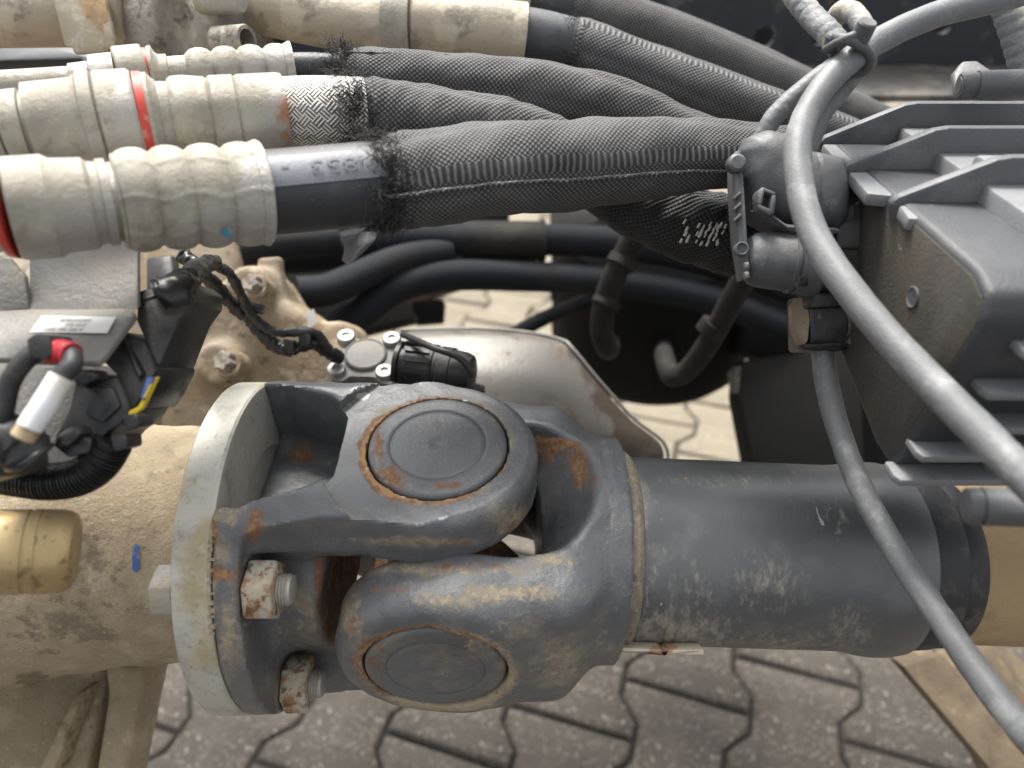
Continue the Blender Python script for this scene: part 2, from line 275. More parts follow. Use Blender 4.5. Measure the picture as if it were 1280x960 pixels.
def sweep(P, Rr, seg=24, caps=True, ref=None):
    """tube round points P (N,3), radius Rr (N,) or (N,seg); v = 0 faces the viewer, positive v turns downwards"""
    P = np.asarray(P, float); n = len(P); Rr = np.asarray(Rr, float)
    if Rr.ndim == 1: Rr = np.repeat(Rr[:, None], seg, 1)
    T = np.gradient(P, axis=0); ln = np.linalg.norm(T, axis=1, keepdims=True)
    for i in range(n):
        if ln[i] < 1e-9: T[i] = T[i - 1]; ln[i] = ln[i - 1]
    T /= np.maximum(ln, 1e-9)
    if ref is None:
        N0 = TOCAM - T[0] * T[0].dot(TOCAM)
        if np.linalg.norm(N0) < .2: N0 = np.cross(T[0], [1, 0, 0])
        N0 /= np.linalg.norm(N0)
    else: N0 = ref
    Ns = [N0]
    for i in range(1, n):
        v = Ns[-1] - T[i] * Ns[-1].dot(T[i]); Ns.append(v / max(np.linalg.norm(v), 1e-9))
    Ns = np.array(Ns); B = np.cross(T, Ns)
    th = np.arange(seg) / seg * 2 * np.pi
    V = P[:, None] + Rr[..., None] * (np.cos(th)[None, :, None] * Ns[:, None] + np.sin(th)[None, :, None] * B[:, None])
    s = np.concatenate([[0], np.cumsum(np.linalg.norm(np.diff(P, axis=0), axis=1))])
    idx = np.arange(n * seg).reshape(n, seg); nx = np.roll(idx, -1, 1)
    Fq = np.stack([idx[:-1], nx[:-1], nx[1:], idx[1:]], -1).reshape(-1, 4)
    rm = Rr.mean()
    thw = np.where(th > np.pi, th - 2 * np.pi, th)
    # loop uvs (seam at v = pi)
    k = np.arange(seg); v0 = thw.copy(); v1 = np.roll(thw, -1); v1 = np.where(v1 < v0, v1 + 2 * np.pi, v1)
    uvs = np.zeros((n - 1, seg, 4, 2)); 
    uvs[..., 0, 0] = uvs[..., 1, 0] = s[:-1, None]; uvs[..., 2, 0] = uvs[..., 3, 0] = s[1:, None]
    uvs[..., 0, 1] = uvs[..., 3, 1] = v0 * rm; uvs[..., 1, 1] = uvs[..., 2, 1] = v1 * rm
    V = V.reshape(-1, 3); faces = Fq.tolist(); uvl = uvs.reshape(-1, 2)
    if caps:
        faces.append(idx[0][::-1].tolist()); faces.append(idx[-1].tolist())
        uvl = np.vstack([uvl, np.zeros((2 * seg, 2))])
    return V, faces, uvl
def tube(name, pts, r, m, parent=None, n=60, seg=20, caps=True, wob=0., ws=12., attrs=None, angle=50, smooth=True):
    """pts: (px, py, depth[, radius in m])"""
    p = spline(pts, n) if smooth else np.asarray(pts, float)
    W = at(p[:, 0], p[:, 1], p[:, 2]); rr = np.full(len(p), r) if r is not None else p[:, 3]
    if wob:
        ph = RNG.uniform(0, 6, 6); s = np.linspace(0, ws, len(p))[:, None]; th = np.arange(seg)[None] / seg * 2 * np.pi
        rr = rr[:, None] * (1 + wob * (np.sin(s + 2 * th + ph[0]) + .8 * np.sin(2.3 * s - 3 * th + ph[1]) + .6 * np.sin(4.1 * s + th + ph[2]) + .4 * np.sin(7 * s + 4 * th + ph[3])))
    V, Fc, uv = sweep(W, rr, seg, caps)
    return obj(name, V, Fc, m, parent, uv=uv, attrs=attrs(V) if attrs else None, angle=angle)
def on_axis(ax, x, t, r):
    """point at angle t (0 faces the viewer, + is up) and radius r round an axis"""
    W = [at(q, *ax(q)) for q in (x - 6., x, x + 6.)]; u = W[2] - W[0]; u /= np.linalg.norm(u)
    n = TOCAM - u * u.dot(TOCAM); n /= np.linalg.norm(n); b = np.cross(n, u)
    up = d2w([0, 1., 0]); b = b if b.dot(up) > 0 else -b
    return W[1] + r * (math.cos(t) * n + math.sin(t) * b)
class Axis:
    """a line that runs roughly left to right: (px, py, depth) read off by px"""
    def __init__(s, pts): s.p = spline(pts, 300)
    def __call__(s, x):
        o = np.argsort(s.p[:, 0]); return np.interp(x, s.p[o, 0], s.p[o, 1]), np.interp(x, s.p[o, 0], s.p[o, 2])
def turned(name, ax, prof, m, parent, seg=48, flats=None, attrs=None, angle=28, dense=0):
    """turned piece on an axis, profile (px, half width in px)"""
    pr = np.asarray(prof, float)
    if dense: pr = spline(pr, dense)
    y, d = ax(pr[:, 0]); W = at(pr[:, 0], y, d); rr = np.maximum(pr[:, 1] * d / F, 1e-4)
    if flats is not None:
        th = np.arange(seg) / seg * 2 * np.pi; rr = rr[:, None] * (1 + flats(pr[:, 0][:, None], th[None]))
    # uniform frame from the whole axis
    V, Fc, uv = sweep_axis(W, rr, seg)
    return obj(name, V, Fc, m, parent, uv=uv, attrs=attrs(V) if attrs else None, angle=angle)
def sweep_axis(W, rr, seg):
    t = W[-1] - W[0]; t /= np.linalg.norm(t); n0 = TOCAM - t * t.dot(TOCAM); n0 /= np.linalg.norm(n0); b = np.cross(t, n0)
    rr = np.asarray(rr); rr = np.repeat(rr[:, None], seg, 1) if rr.ndim == 1 else rr
    th = np.arange(seg) / seg * 2 * np.pi
    V = (W[:, None] + rr[..., None] * (np.cos(th)[None, :, None] * n0 + np.sin(th)[None, :, None] * b)).reshape(-1, 3)
    n = len(W); idx = np.arange(n * seg).reshape(n, seg); nx = np.roll(idx, -1, 1)
    Fc = np.stack([idx[:-1], nx[:-1], nx[1:], idx[1:]], -1).reshape(-1, 4).tolist() + [idx[0][::-1].tolist(), idx[-1].tolist()]
    s = np.concatenate([[0], np.cumsum(np.linalg.norm(np.diff(W, axis=0), axis=1))]); rm = rr.mean()
    u = np.repeat(s, seg); v = np.tile(np.where(th > np.pi, th - 2 * np.pi, th) * rm, n)
    return V, Fc, np.stack([u, v], 1)
def lathe(name, org, axis, prof, m, parent, seg=48, attrs=None, angle=35, hexa=False):
    """prof: (distance along axis, radius) in metres, world origin and axis"""
    org = np.asarray(org, float); ax = np.asarray(axis, float); ax /= np.linalg.norm(ax)
    h = np.cross(ax, [0, 0, 1]);
    if np.linalg.norm(h) < .1: h = np.cross(ax, [1, 0, 0])
    h /= np.linalg.norm(h); g = np.cross(ax, h)
    pr = np.asarray(prof, float); th = np.arange(seg) / seg * 2 * np.pi
    V = (org + pr[:, :1, None] .reshape(-1, 1, 1) * ax + np.maximum(pr[:, 1], 1e-5)[:, None, None] * (np.cos(th)[None, :, None] * h + np.sin(th)[None, :, None] * g)).reshape(-1, 3)
    n = len(pr); idx = np.arange(n * seg).reshape(n, seg); nx = np.roll(idx, -1, 1)
    Fc = np.stack([idx[:-1], idx[1:], nx[1:], nx[:-1]], -1).reshape(-1, 4)[:, ::-1].tolist() + [idx[0][::-1].tolist(), idx[-1].tolist()]
    return obj(name, V, Fc, m, parent, attrs=attrs(V) if attrs else None, angle=angle)
def bm_obj(name, bm, m, parent=None, angle=40, attrs=None):
    bmesh.ops.recalc_face_normals(bm, faces=bm.faces)
    v = np.array([q.co[:] for q in bm.verts]); bm.verts.index_update()
    f = [[q.index for q in fc.verts] for fc in bm.faces]; bm.free()
    return obj(name, v, f, m, parent, angle=angle, attrs=attrs(v) if attrs else None)
def hull_slab(front, off, bevel, segs=2):
    """closed slab: front polygon (world points) and the same shifted by off"""
    bm = bmesh.new(); front = np.asarray(front); n = len(front)
    a = [bm.verts.new(p) for p in front]; b = [bm.verts.new(p) for p in front + np.asarray(off)]
    bm.faces.new(a); bm.faces.new(b[::-1])
    for i in range(n): bm.faces.new((a[i], b[i], b[(i + 1) % n], a[(i + 1) % n]))
    bmesh.ops.recalc_face_normals(bm, faces=bm.faces)
    if bevel: bmesh.ops.bevel(bm, geom=list(bm.edges), offset=bevel, segments=segs, profile=.5, affect='EDGES', clamp_overlap=True)
    return bm
def slab(name, pts, thick, m, parent=None, bevel=.0015, segs=2, dirv=None, attrs=None, angle=40):
    """pts: (px, py, depth); thick metres away from the viewer (or along dirv)"""
    p = np.asarray(pts, float); W = at(p[:, 0], p[:, 1], p[:, 2])
    dv = -TOCAM if dirv is None else np.asarray(dirv)
    return bm_obj(name, hull_slab(W, dv * thick, bevel, segs), m, parent, angle, attrs)
def box_local(name, o, axes, lo, hi, m, parent=None, bevel=.001, segs=2, attrs=None):
    o = np.asarray(o); A = np.asarray(axes); (x0, y0, z0), (x1, y1, z1) = lo, hi
    fr = np.array([o + x0 * A[0] + y * A[1] + z * A[2] for y, z in ((y0, z0), (y1, z0), (y1, z1), (y0, z1))])
    return bm_obj(name, hull_slab(fr, (x1 - x0) * A[0], bevel, segs), m, parent, attrs=attrs)
def rounded(poly, r, k=4):
    """round the corners of a pixel polygon"""
    p = np.asarray(poly, float); out = []
    for i in range(len(p)):
        a, b, c = p[i - 1], p[i], p[(i + 1) % len(p)]
        u = (a - b) / np.linalg.norm(a - b); w = (c - b) / np.linalg.norm(c - b); rr = min(r, np.linalg.norm(a - b) * .45, np.linalg.norm(c - b) * .45)
        s, e = b + u * rr, b + w * rr
        for t in np.linspace(0, 1, k): out.append((1 - t) ** 2 * s + 2 * t * (1 - t) * b + t * t * e)
    return np.array(out)
def withd(poly, d): p = np.asarray(poly, float); return np.column_stack([p, np.full(len(p), d)])
def loft(name, rows, thick, m, parent=None, nu=40, nv=40, attrs=None):
    """smooth sheet through rows of (px,py,depth), given a thickness"""
    R_ = np.array([spline(r, nu) for r in rows]); R_ = np.stack([spline(R_[:, i], nv) for i in range(nu)], 1)
    W = at(R_[..., 0], R_[..., 1], R_[..., 2])
    du = np.gradient(W, axis=1); dv = np.gradient(W, axis=0); nn = np.cross(du, dv); nn /= np.linalg.norm(nn, axis=-1, keepdims=True)
    if (nn.mean((0, 1)) @ TOCAM) < 0: nn = -nn
    a = W.reshape(-1, 3); b = (W - nn * thick).reshape(-1, 3); k = nu * nv
    i = np.arange(k).reshape(nv, nu); q = np.stack([i[:-1, :-1], i[:-1, 1:], i[1:, 1:], i[1:, :-1]], -1).reshape(-1, 4)
    fc = q[:, ::-1].tolist() + (q + k).tolist()
    loop = np.concatenate([i[0], i[1:, -1], i[-1, -2::-1], i[-2:0:-1, 0]]); nx = np.roll(loop, -1)
    fc += np.stack([loop, nx, nx + k, loop + k], -1).tolist()
    V = np.vstack([a, b])
    return obj(name, V, fc, m, parent, attrs=attrs(V) if attrs else None, angle=50)
def text_mesh(body, size):
    cu = bpy.data.curves.new('txt', 'FONT'); cu.body = body; cu.size = size; cu.align_x = 'CENTER'; cu.align_y = 'CENTER'; cu.resolution_u = 2; cu.space_line = .95
    o = bpy.data.objects.new('txt', cu); COL.objects.link(o); bpy.context.view_layer.update()
    me = bpy.data.meshes.new_from_object(o.evaluated_get(bpy.context.evaluated_depsgraph_get()))
    v = np.array([q.co[:] for q in me.vertices]); f = [list(p.vertices) for p in me.polygons]
    bpy.data.objects.remove(o); bpy.data.curves.remove(cu); bpy.data.meshes.remove(me)
    return v, f

# ------------------------------------------------------------------ signed-distance castings, meshed by surface nets
def smin(a, b, k): h = np.clip(.5 + .5 * (b - a) / k, 0, 1); return b * (1 - h) + a * h - k * h * (1 - h)
def smax(a, b, k): return -smin(-a, -b, k)
def rcyl(rad_, ax, R, lo, hi, r):
    dx = rad_ - R + r; dy = np.abs(ax - (lo + hi) / 2) - (hi - lo) / 2 + r
    return np.minimum(np.maximum(dx, dy), 0) + np.hypot(np.maximum(dx, 0), np.maximum(dy, 0)) - r
def rbox(x, y, z, lo, hi, r):
    q = [np.abs(c - (l + h) / 2) - (h - l) / 2 + r for c, l, h in zip((x, y, z), lo, hi)]
    return np.minimum(np.maximum(np.maximum(q[0], q[1]), q[2]), 0) + np.sqrt(sum(np.maximum(t, 0) ** 2 for t in q)) - r
def surface_nets(f, lo, hi, h):
    ax = [np.arange(l, u + h, h, dtype=np.float32) for l, u in zip(lo, hi)]
    X, Y, Z = np.meshgrid(*ax, indexing='ij', sparse=False); V = f(X, Y, Z).astype(np.float32); S = V < 0
    n = np.array(V.shape); cnt = np.zeros(n - 1, np.uint8); acc = np.zeros((*(n - 1), 3), np.float32)
    sl = lambda o, k: slice(o, k - 1 + o)
    cor = [(i, j, k) for i in (0, 1) for j in (0, 1) for k in (0, 1)]
    for a in cor:
        for d in range(3):
            if a[d]: continue
            b = list(a); b[d] = 1
            va = V[sl(a[0], n[0]), sl(a[1], n[1]), sl(a[2], n[2])]; vb = V[sl(b[0], n[0]), sl(b[1], n[1]), sl(b[2], n[2])]
            cr = (va < 0) != (vb < 0); t = np.where(cr, va / np.where(va == vb, 1, va - vb), 0)
            cnt += cr
            for q in range(3): acc[..., q] += np.where(cr, a[q] + (t if q == d else 0), 0)
    act = cnt > 0; vid = -np.ones(n - 1, np.int64); vid[act] = np.arange(act.sum())
    pos = acc[act] / cnt[act][:, None]; ij = np.argwhere(act); P = (np.array(lo) + (ij + pos) * h)
    quads = []
    for d in range(3):
        e1, e2 = (d + 1) % 3, (d + 2) % 3
        s0 = [slice(1, n[k] - 1) for k in range(3)]; s1 = list(s0); s0[d] = slice(0, n[d] - 1); s1[d] = slice(1, n[d])
        A, B = S[tuple(s0)], S[tuple(s1)]; cr = np.argwhere(A != B)
        off = np.array([1, 1, 1]); off[d] = 0; c = cr + off; flip = A[tuple(cr.T)]
        def g(o1, o2):
            q = c.copy(); q[:, e1] -= o1; q[:, e2] -= o2; return vid[tuple(q.T)]
        Q = np.stack([g(1, 1), g(0, 1), g(0, 0), g(1, 0)], -1); Q[~flip] = Q[~flip][:, ::-1]; quads.append(Q)
    Q = np.vstack(quads); Q = Q[(Q >= 0).all(1)]
    for _ in range(2):
        e = 2e-4; x, y, z = P.T; v = f(x, y, z)
        G = np.stack([f(x + e, y, z) - f(x - e, y, z), f(x, y + e, z) - f(x, y - e, z), f(x, y, z + e) - f(x, y, z - e)], -1) / (2 * e)
        P = P - np.clip(v / np.maximum((G ** 2).sum(1), .2), -h * .5, h * .5)[:, None] * G
    return P, Q
def sdpoly(x, y, poly):
    p = np.asarray(poly, float); d = np.full(x.shape, 1e9); s = np.ones(x.shape)
    for i in range(len(p)):
        a, b = p[i], p[i - 1]; e = b - a; wx, wy = x - a[0], y - a[1]
        t = np.clip((wx * e[0] + wy * e[1]) / (e @ e), 0, 1); bx, by = wx - e[0] * t, wy - e[1] * t
        d = np.minimum(d, bx * bx + by * by)
        c1, c2, c3 = y >= a[1], y < b[1], e[0] * wy > e[1] * wx
        s = np.where((c1 & c2 & c3) | (~c1 & ~c2 & ~c3), -s, s)
    return s * np.sqrt(d)
def blobs(V, spots):
    x, y = pix(V); r = np.zeros(len(V))
    for (px, py, rx, ry, w) in spots: r = np.maximum(r, w * np.exp(-((x - px) / rx) ** 2 - ((y - py) / ry) ** 2))
    return r

#@@STRUCTURE
# ------------------------------------------------------------------ ground: bone-shaped concrete pavers
PSI = rad(18.0)
gd = thing('ground', 'grey interlocking concrete paving', 'ground', (0, 2, 0)); del gd['category']; del gd['label']; gd['kind'] = 'structure'
def sheet(name, x0, x1, y0, y1, z, m, parent):
    v = [(x0, y0, z), (x1, y0, z), (x1, y1, z), (x0, y1, z)]; return obj(name, v, [[0, 1, 2, 3]], m, parent, angle=0)
sb = sheet('joint_bed', -300, 300, -300, 300, -.008, M['sand'], gd)
PW, PL, PO = .165, .200, .0165
def bone():
    w0, w1 = PW / 2 + PO, PW / 2 - PO; l = PL / 2; g = .0036
    right = [(w0, -l), (w0, -l * .70), (w1, -l * .30), (w1, l * .30), (w0, l * .70), (w0, l)]
    pts = [(x - g, y - (g if y > 0 and abs(y) == l else -g if abs(y) == l else 0)) for x, y in right]
    pts += [(-x, y) for x, y in pts[::-1]]
    return pts
def paver_mesh():
    pts = np.array(bone()); n = len(pts); c = .0060
    rings = [(0, -.02), (0, -c), (c * .4, -c * .25), (c * 1.1, 0)]
    V = []; Fc = []
    sgn = np.sign(pts)
    for ins, z in rings: V += [(x - sx * ins, y - sy * ins * (1 if abs(y) > .09 else 0), z) for (x, y), (sx, sy) in zip(pts, sgn)]
    for r in range(len(rings) - 1):
        for i in range(n): a, b = r * n + i, r * n + (i + 1) % n; Fc.append([a, b, b + n, a + n])
    Fc.append(list(range((len(rings) - 1) * n, len(rings) * n)))
    return V, Fc
pv, pf = paver_mesh()
top_mid = (ground(930, 820) + ground(1065, 858)) / 2           # far end of one block
cdir = np.array([math.sin(PSI), math.cos(PSI), 0]); rdir = np.array([math.cos(PSI), -math.sin(PSI), 0])
org0 = top_mid - cdir * PL / 2
me_p = bpy.data.meshes.new('paving_block'); me_p.from_pydata(pv, [], pf); me_p.materials.append(M['paver']); me_p.update()
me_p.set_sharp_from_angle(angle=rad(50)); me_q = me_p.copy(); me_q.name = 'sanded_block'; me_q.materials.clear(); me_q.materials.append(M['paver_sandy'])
cells = []
for i in range(-32, 33):
    for j in range(-20, 45):
        c = org0 + rdir * (i * PW) + cdir * (j * PL + (PL / 2 if i % 2 else 0))
        cc = w2c(c)
        if c[1] < -.6 or c[1] > 5.2 or abs(c[0]) > 4.2: continue
        infr = 0
        if cc[2] < -.1:
            x, y = pix(c[None])[0][0], pix(c[None])[1][0]
            infr = -60 < x < 1340 and 180 < y < 1030
        cells.append((0 if infr else 1, -cc[2], c))
cells.sort(key=lambda t: t[:2])
rest_v, rest_f = [], []; near_v, near_f = [], []
for k, (f_, d_, c) in enumerate(cells):
    tz = random.gauss(0, .0022); rx, ry, rz = random.gauss(0, .011), random.gauss(0, .011), -PSI + random.gauss(0, .006)
    mt = Matrix.Translation((c[0], c[1], tz)) @ Matrix.Rotation(rz, 4, 'Z') @ Matrix.Rotation(rx, 4, 'X') @ Matrix.Rotation(ry + (math.pi if False else 0), 4, 'Y')
    if k < 299:
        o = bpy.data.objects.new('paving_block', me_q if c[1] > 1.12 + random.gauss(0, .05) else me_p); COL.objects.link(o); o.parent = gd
        mt.translation -= Vector(gd['_w']); o.matrix_local = mt
    else:
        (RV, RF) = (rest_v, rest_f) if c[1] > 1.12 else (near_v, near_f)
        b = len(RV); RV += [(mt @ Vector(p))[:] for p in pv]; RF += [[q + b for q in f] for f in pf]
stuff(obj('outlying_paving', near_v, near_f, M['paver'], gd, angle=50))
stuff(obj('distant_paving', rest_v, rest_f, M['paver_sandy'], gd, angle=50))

#@@SHAFT
# ------------------------------------------------------------------ drive shaft
JC = np.array([-.037, -.0888, -.42])                             # joint centre, camera axes
EX, N1, N2 = np.array([1., 0, 0]), np.array([0, .766, .643]), np.array([0, -.643, .766])
def j2w(a, b, c): return c2w(JC + np.multiply.outer(np.asarray(a, float), EX) + np.multiply.outer(np.asarray(b, float), N1) + np.multiply.outer(np.asarray(c, float), N2))
def j2wv(P): return j2w(P[:, 0], P[:, 1], P[:, 2])
WX, W1, W2 = d2w(EX), d2w(N1), d2w(N2)
shaft = thing('drive_shaft', 'dark grey cardan drive shaft with rusty universal joint, lying across the picture', 'drive shaft', j2w(.1, 0, 0))
BOLT = [rad(35), rad(-35), rad(145), rad(-145)]                  # angle from N2 towards N1
def yoke_left(a, b, c):
    B = np.abs(b); r = np.hypot(b, c)
    disc = rcyl(r, a, .0892, -.0965, -.0845, .0012)
    eye = rcyl(np.hypot(a, c), B, .0500, .043, .0768, .009)
    arm = rbox(a, B, np.abs(c) - .006 * np.clip((-.05 - a) / .04, 0, 1), (-.0965, .044, -.047), (.0, .0825, .047), .007)
    hub = rcyl(r, a, .057, -.0965, -.054, .010)
    d = smin(smin(smin(eye, arm, .012), disc, .007), hub, .012)
    gap = rbox(a, b, c, (-.0590, -.0450, -.2), (.3, .0450, .2), .036)
    d = smax(d, -gap, .006)
    cf = np.abs(c) - .014 * np.clip((-.052 - a) / .036, 0, 1)
    win = rbox(a, B, cf, (-.2, .034, -.0290), (-.0485, .3, .0290), .011)
    d = smax(d, -win, .004)
    d = np.maximum(d, -rcyl(np.hypot(a, c), B, .0585, .0758, .2, .001))
    d = np.maximum(d, -rcyl(np.hypot(a, c), B, .0356, .066, .2, .0005))
    for t in BOLT: d = smax(d, -rcyl(np.hypot(b - .075 * math.sin(t), c - .075 * math.cos(t)), a, .0165, -.0845, -.03, .001), .002)
    d = np.maximum(d, r - .0905)
    return d + .00020 * np.sin(a * 330 + 2 * np.sin(c * 210)) * np.sin(b * 290 + c * 170)
def yoke_right(a, b, c):
    C = np.abs(c); r = np.hypot(b, c)
    hub = rcyl(r, a, .0620, .045, .0935, .0022)
    eye = rcyl(np.hypot(a, b), C, .0500, .040, .0768, .010)
    link = rbox(a, b, C, (-.002, -.0495, .030), (.075, .0495, .0735), .018)
    d = smin(smin(eye, link, .014), hub, .018)
    end = .052 + .62 * np.maximum(np.abs(b) - .022, 0)
    slot = smax(np.abs(c) - .0450, a - end, .032)
    d = smax(d, -slot, .004)
    d = np.maximum(d, -rcyl(np.hypot(a, b), C, .0356, .066, .2, .0005))
    d = smin(d, rcyl(r, a, .0628, .0835, .0935, .0012), .0008)
    return d + .00022 * np.sin(a * 330 + 2 * np.sin(c * 210)) * np.sin(b * 290 + c * 170)
def curvature(f, P, e=.0024):
    x, y, z = P.T
    L = (f(x + e, y, z) + f(x - e, y, z) + f(x, y + e, z) + f(x, y - e, z) + f(x, y, z + e) + f(x, y, z - e) - 6 * f(x, y, z)) / e ** 2
    return np.clip((L - 95) / 160, 0, 1), np.clip((-L - 60) / 150, 0, 1)     # worn convex edges, dirt-holding corners
P, Q = surface_nets(yoke_left, (-.1, -.094, -.094), (.054, .094, .094), .0015)
W = j2wv(P); x, y = pix(W); a, b, c = P.T
ring = np.exp(-((np.hypot(a, c) - .0365) / .004) ** 2) * (np.abs(b) > .07)
ang = np.arctan2(c, a)
rust = ring * (.50 + .30 * np.cos(ang - rad(150))) + blobs(W, [(318, 655, 16, 24, .75), (375, 570, 24, 22, .62), (276, 718, 26, 14, .78), (268, 665, 16, 22, .6), (300, 735, 10, 40, .45), (470, 570, 14, 26, .40), (486, 612, 20, 12, .40), (655, 640, 30, 22, .45), (560, 678, 90, 9, .50), (640, 660, 30, 20, .5)])
rust += .55 * ((np.abs(b) < .047) & (a > -.06))
dust = blobs(W, [(256, 715, 16, 80, .95), (284, 642, 30, 22, .7), (285, 790, 16, 70, .65), (275, 690, 20, 30, .6), (300, 800, 14, 50, .5), (390, 655, 80, 10, .35), (640, 650, 44, 30, .62), (520, 676, 140, 9, .6), (470, 640, 60, 14, .25), (348, 860, 60, 30, .4), (390, 770, 50, 60, .55), (475, 520, 40, 20, .22)])
dust += .35 * ring
bare = blobs(W, [(455, 495, 16, 9, .7), (425, 617, 12, 12, .25)])
cv, cc = curvature(yoke_left, P); dust += .10 + .40 * cc; bare += .40 * cv; rust += .16 * cv + .12 * cc
fy = obj('flange_yoke', W, Q, M['paint'], shaft, attrs=dict(rust=rust, dust=dust, bare=bare), angle=42)
PHI = rad(3.4); EXR = EX * math.cos(PHI) - N1 * math.sin(PHI); N1R = N1 * math.cos(PHI) + EX * math.sin(PHI)
def jr2w(P): return c2w(JC + np.outer(P[:, 0], EXR) + np.outer(P[:, 1], N1R) + np.outer(P[:, 2], N2))
P, Q = surface_nets(yoke_right, (-.054, -.066, -.082), (.098, .066, .082), .0015)
W = jr2w(P); x, y = pix(W); a, b, c = P.T
ring = np.exp(-((np.hypot(a, b) - .0365) / .004) ** 2) * (np.abs(c) > .07)
ang = np.arctan2(b, a)
inner = (np.abs(c) < .043) & (a < .082) & (np.hypot(b, c) < .0615)
rust = ring * (.42 + .25 * np.cos(ang - rad(130))) + inner * blobs(W, [(690, 548, 44, 30, .72), (722, 590, 16, 40, .66), (690, 640, 20, 60, .2)]) + inner * .16 + blobs(W, [(435, 770, 20, 60, .45), (470, 735, 50, 14, .45), (560, 706, 120, 8, .5)])
rust = rust * np.where(inner, np.clip((660 - y + 25 * np.sin(x * .13)) / 60, .25, 1), 1); rust = np.where(inner & (x < 655), .7, rust)
dust = blobs(W, [(640, 742, 90, 16, .62), (560, 750, 60, 18, .5), (540, 712, 160, 10, .55), (440, 770, 22, 60, .55), (700, 830, 50, 50, .55), (620, 850, 40, 40, .42), (690, 700, 40, 12, .6), (650, 790, 60, 40, .42), (750, 800, 24, 50, .4), (545, 880, 110, 14, .6)]) + .40 * ring
cv, cc = curvature(yoke_right, P); dust += .14 + .4 * cc; edge = .40 * cv; rust += .14 * cv + .12 * cc
ty = obj('tube_yoke', W, Q, M['paint'], shaft, attrs=dict(rust=rust, dust=dust, bare=edge), angle=42)
def cup(axis, wv):
    prof = [(-.035, .0), (-.035, .033), (.0655, .033), (.0655, .0345), (.0748, .0345), (.0764, .0341), (.0772, .0332), (.0775, .031), (.0776, .0242), (.0771, .0238), (.0776, .0233), (.0777, .012), (.0777, .0035), (.0770, .0025), (.0772, 0)]
    prof = prof[2:]
    def attrs(V):
        rel = V - c2w(JC); x, y = pix(V); hh = rel @ wv
        ed = np.exp(-((np.linalg.norm(rel - np.outer(hh, wv), axis=1) - .0345) / .006) ** 2)
        r = blobs(V, [(492, 592, 40, 26, .50), (475, 560, 10, 30, .55), (545, 606, 50, 8, .5), (625, 575, 8, 20, .45), (548, 530, 5, 4, .62), (475, 825, 22, 24, .45), (560, 800, 60, 7, .35)])
        return dict(rust=r + .12 * ed, dust=ed * .25 + blobs(V, [(545, 838, 90, 50, .40), (590, 815, 30, 20, .5), (500, 595, 40, 30, .35), (600, 520, 30, 10, .3)]), bare=np.zeros(len(V)))
    # fine profile so the stains have vertices to sit on
    pr = [prof[0]]
    for p, q in zip(prof, prof[1:]):
        k = max(1, int(math.hypot(q[0] - p[0], q[1] - p[1]) / .002))
        pr += [(p[0] + (q[0] - p[0]) * t / k, p[1] + (q[1] - p[1]) * t / k) for t in range(1, k + 1)]
    return lathe('bearing_cap', c2w(JC), wv, pr, M['paint'], shaft, 96, attrs, angle=60)
for wv, t in ((W1, 'bearing cap facing up, with rust at its lower left rim'), (W2, 'bearing cap facing the viewer, dusty'), (-W1, None), (-W2, None)):
    o = cup('', wv)
    if t: lab(o, t)
# spider: one cross body
def spider(a, b, c):
    d = smin(rcyl(np.hypot(a, c), b, .0245, -.05, .05, .002), rcyl(np.hypot(a, b), c, .0245, -.05, .05, .002), .012)
    d = smin(d, rcyl(np.hypot(a, c), np.abs(b), .034, .036, .052, .003), .003); d = smin(d, rcyl(np.hypot(a, b), np.abs(c), .034, .036, .052, .003), .003)
    return d
P, Q = surface_nets(spider, (-.04, -.056, -.056), (.04, .056, .056), .002)
obj('joint_spider', j2wv(P), Q, M['rustiron'], shaft)
# tube and what sits on it; the tube leans a little lower to the right
SA = JC + .09 * EXR; sdir = EXR; wsd = d2w(sdir)
def shaft_piece(name, prof, m, attrs=None, seg=96, angle=35, dense=True):
    pr = [prof[0]]
    for p, q in zip(prof, prof[1:]):
        k = max(1, int(abs(q[0] - p[0]) / .004)) if dense else 1
        pr += [(p[0] + (q[0] - p[0]) * t / k, p[1] + (q[1] - p[1]) * t / k) for t in range(1, k + 1)]
    return lathe(name, c2w(SA), wsd, pr, m, shaft, seg, attrs, angle)
def tattr(V):
    return dict(dust=blobs(V, [(840, 795, 110, 44, .72), (980, 805, 90, 24, .6), (805, 700, 36, 130, .45), (960, 730, 70, 44, .55), (900, 600, 140, 14, .42), (1060, 790, 40, 44, .55), (870, 730, 60, 60, .38), (1040, 640, 60, 40, .3)]), rust=blobs(V, [(894, 720, 3, 14, .95), (894, 690, 3, 5, .8), (905, 608, 5, 4, .8), (893, 755, 4, 8, .6), (858, 598, 6, 3, .5)]))
shaft_piece('shaft_tube', [(.0105, .0), (.0105, .0505), (.0115, .0515), (.013, .0518), (.126, .0518), (.133, .0522), (.140, .0538), (.147, .0546), (.155, .0544), (.162, .0532), (.1645, .050), (.1645, 0)], M['shaft'], tattr)
shaft_piece('weld_bead', [(.002, .05), (.0025, .0580), (.0045, .0572), (.0055, .0545), (.0085, .0550), (.0105, .0535), (.0118, .0515), (.013, .045)], M['paint'], lambda V: dict(dust=np.full(len(V), .68), rust=np.full(len(V), .08), bare=np.zeros(len(V))))
shaft_piece('slip_sleeve', [(.163, .0), (.163, .0500), (.166, .0506), (.178, .0498), (.181, .0488), (.181, 0)], M['rubber'])
shaft_piece('rubber_boot', [(.1805, .0), (.1805, .0475), (.183, .0488), (.190, .0484), (.192, .0472), (.192, 0)], M['rubber'])
shaft_piece('muddy_end', [(.1915, 0), (.1915, .0462), (.40, .0470), (.62, .0470), (.62, 0)], M['mudend'], lambda V: dict(dust=np.full(len(V), .2)))
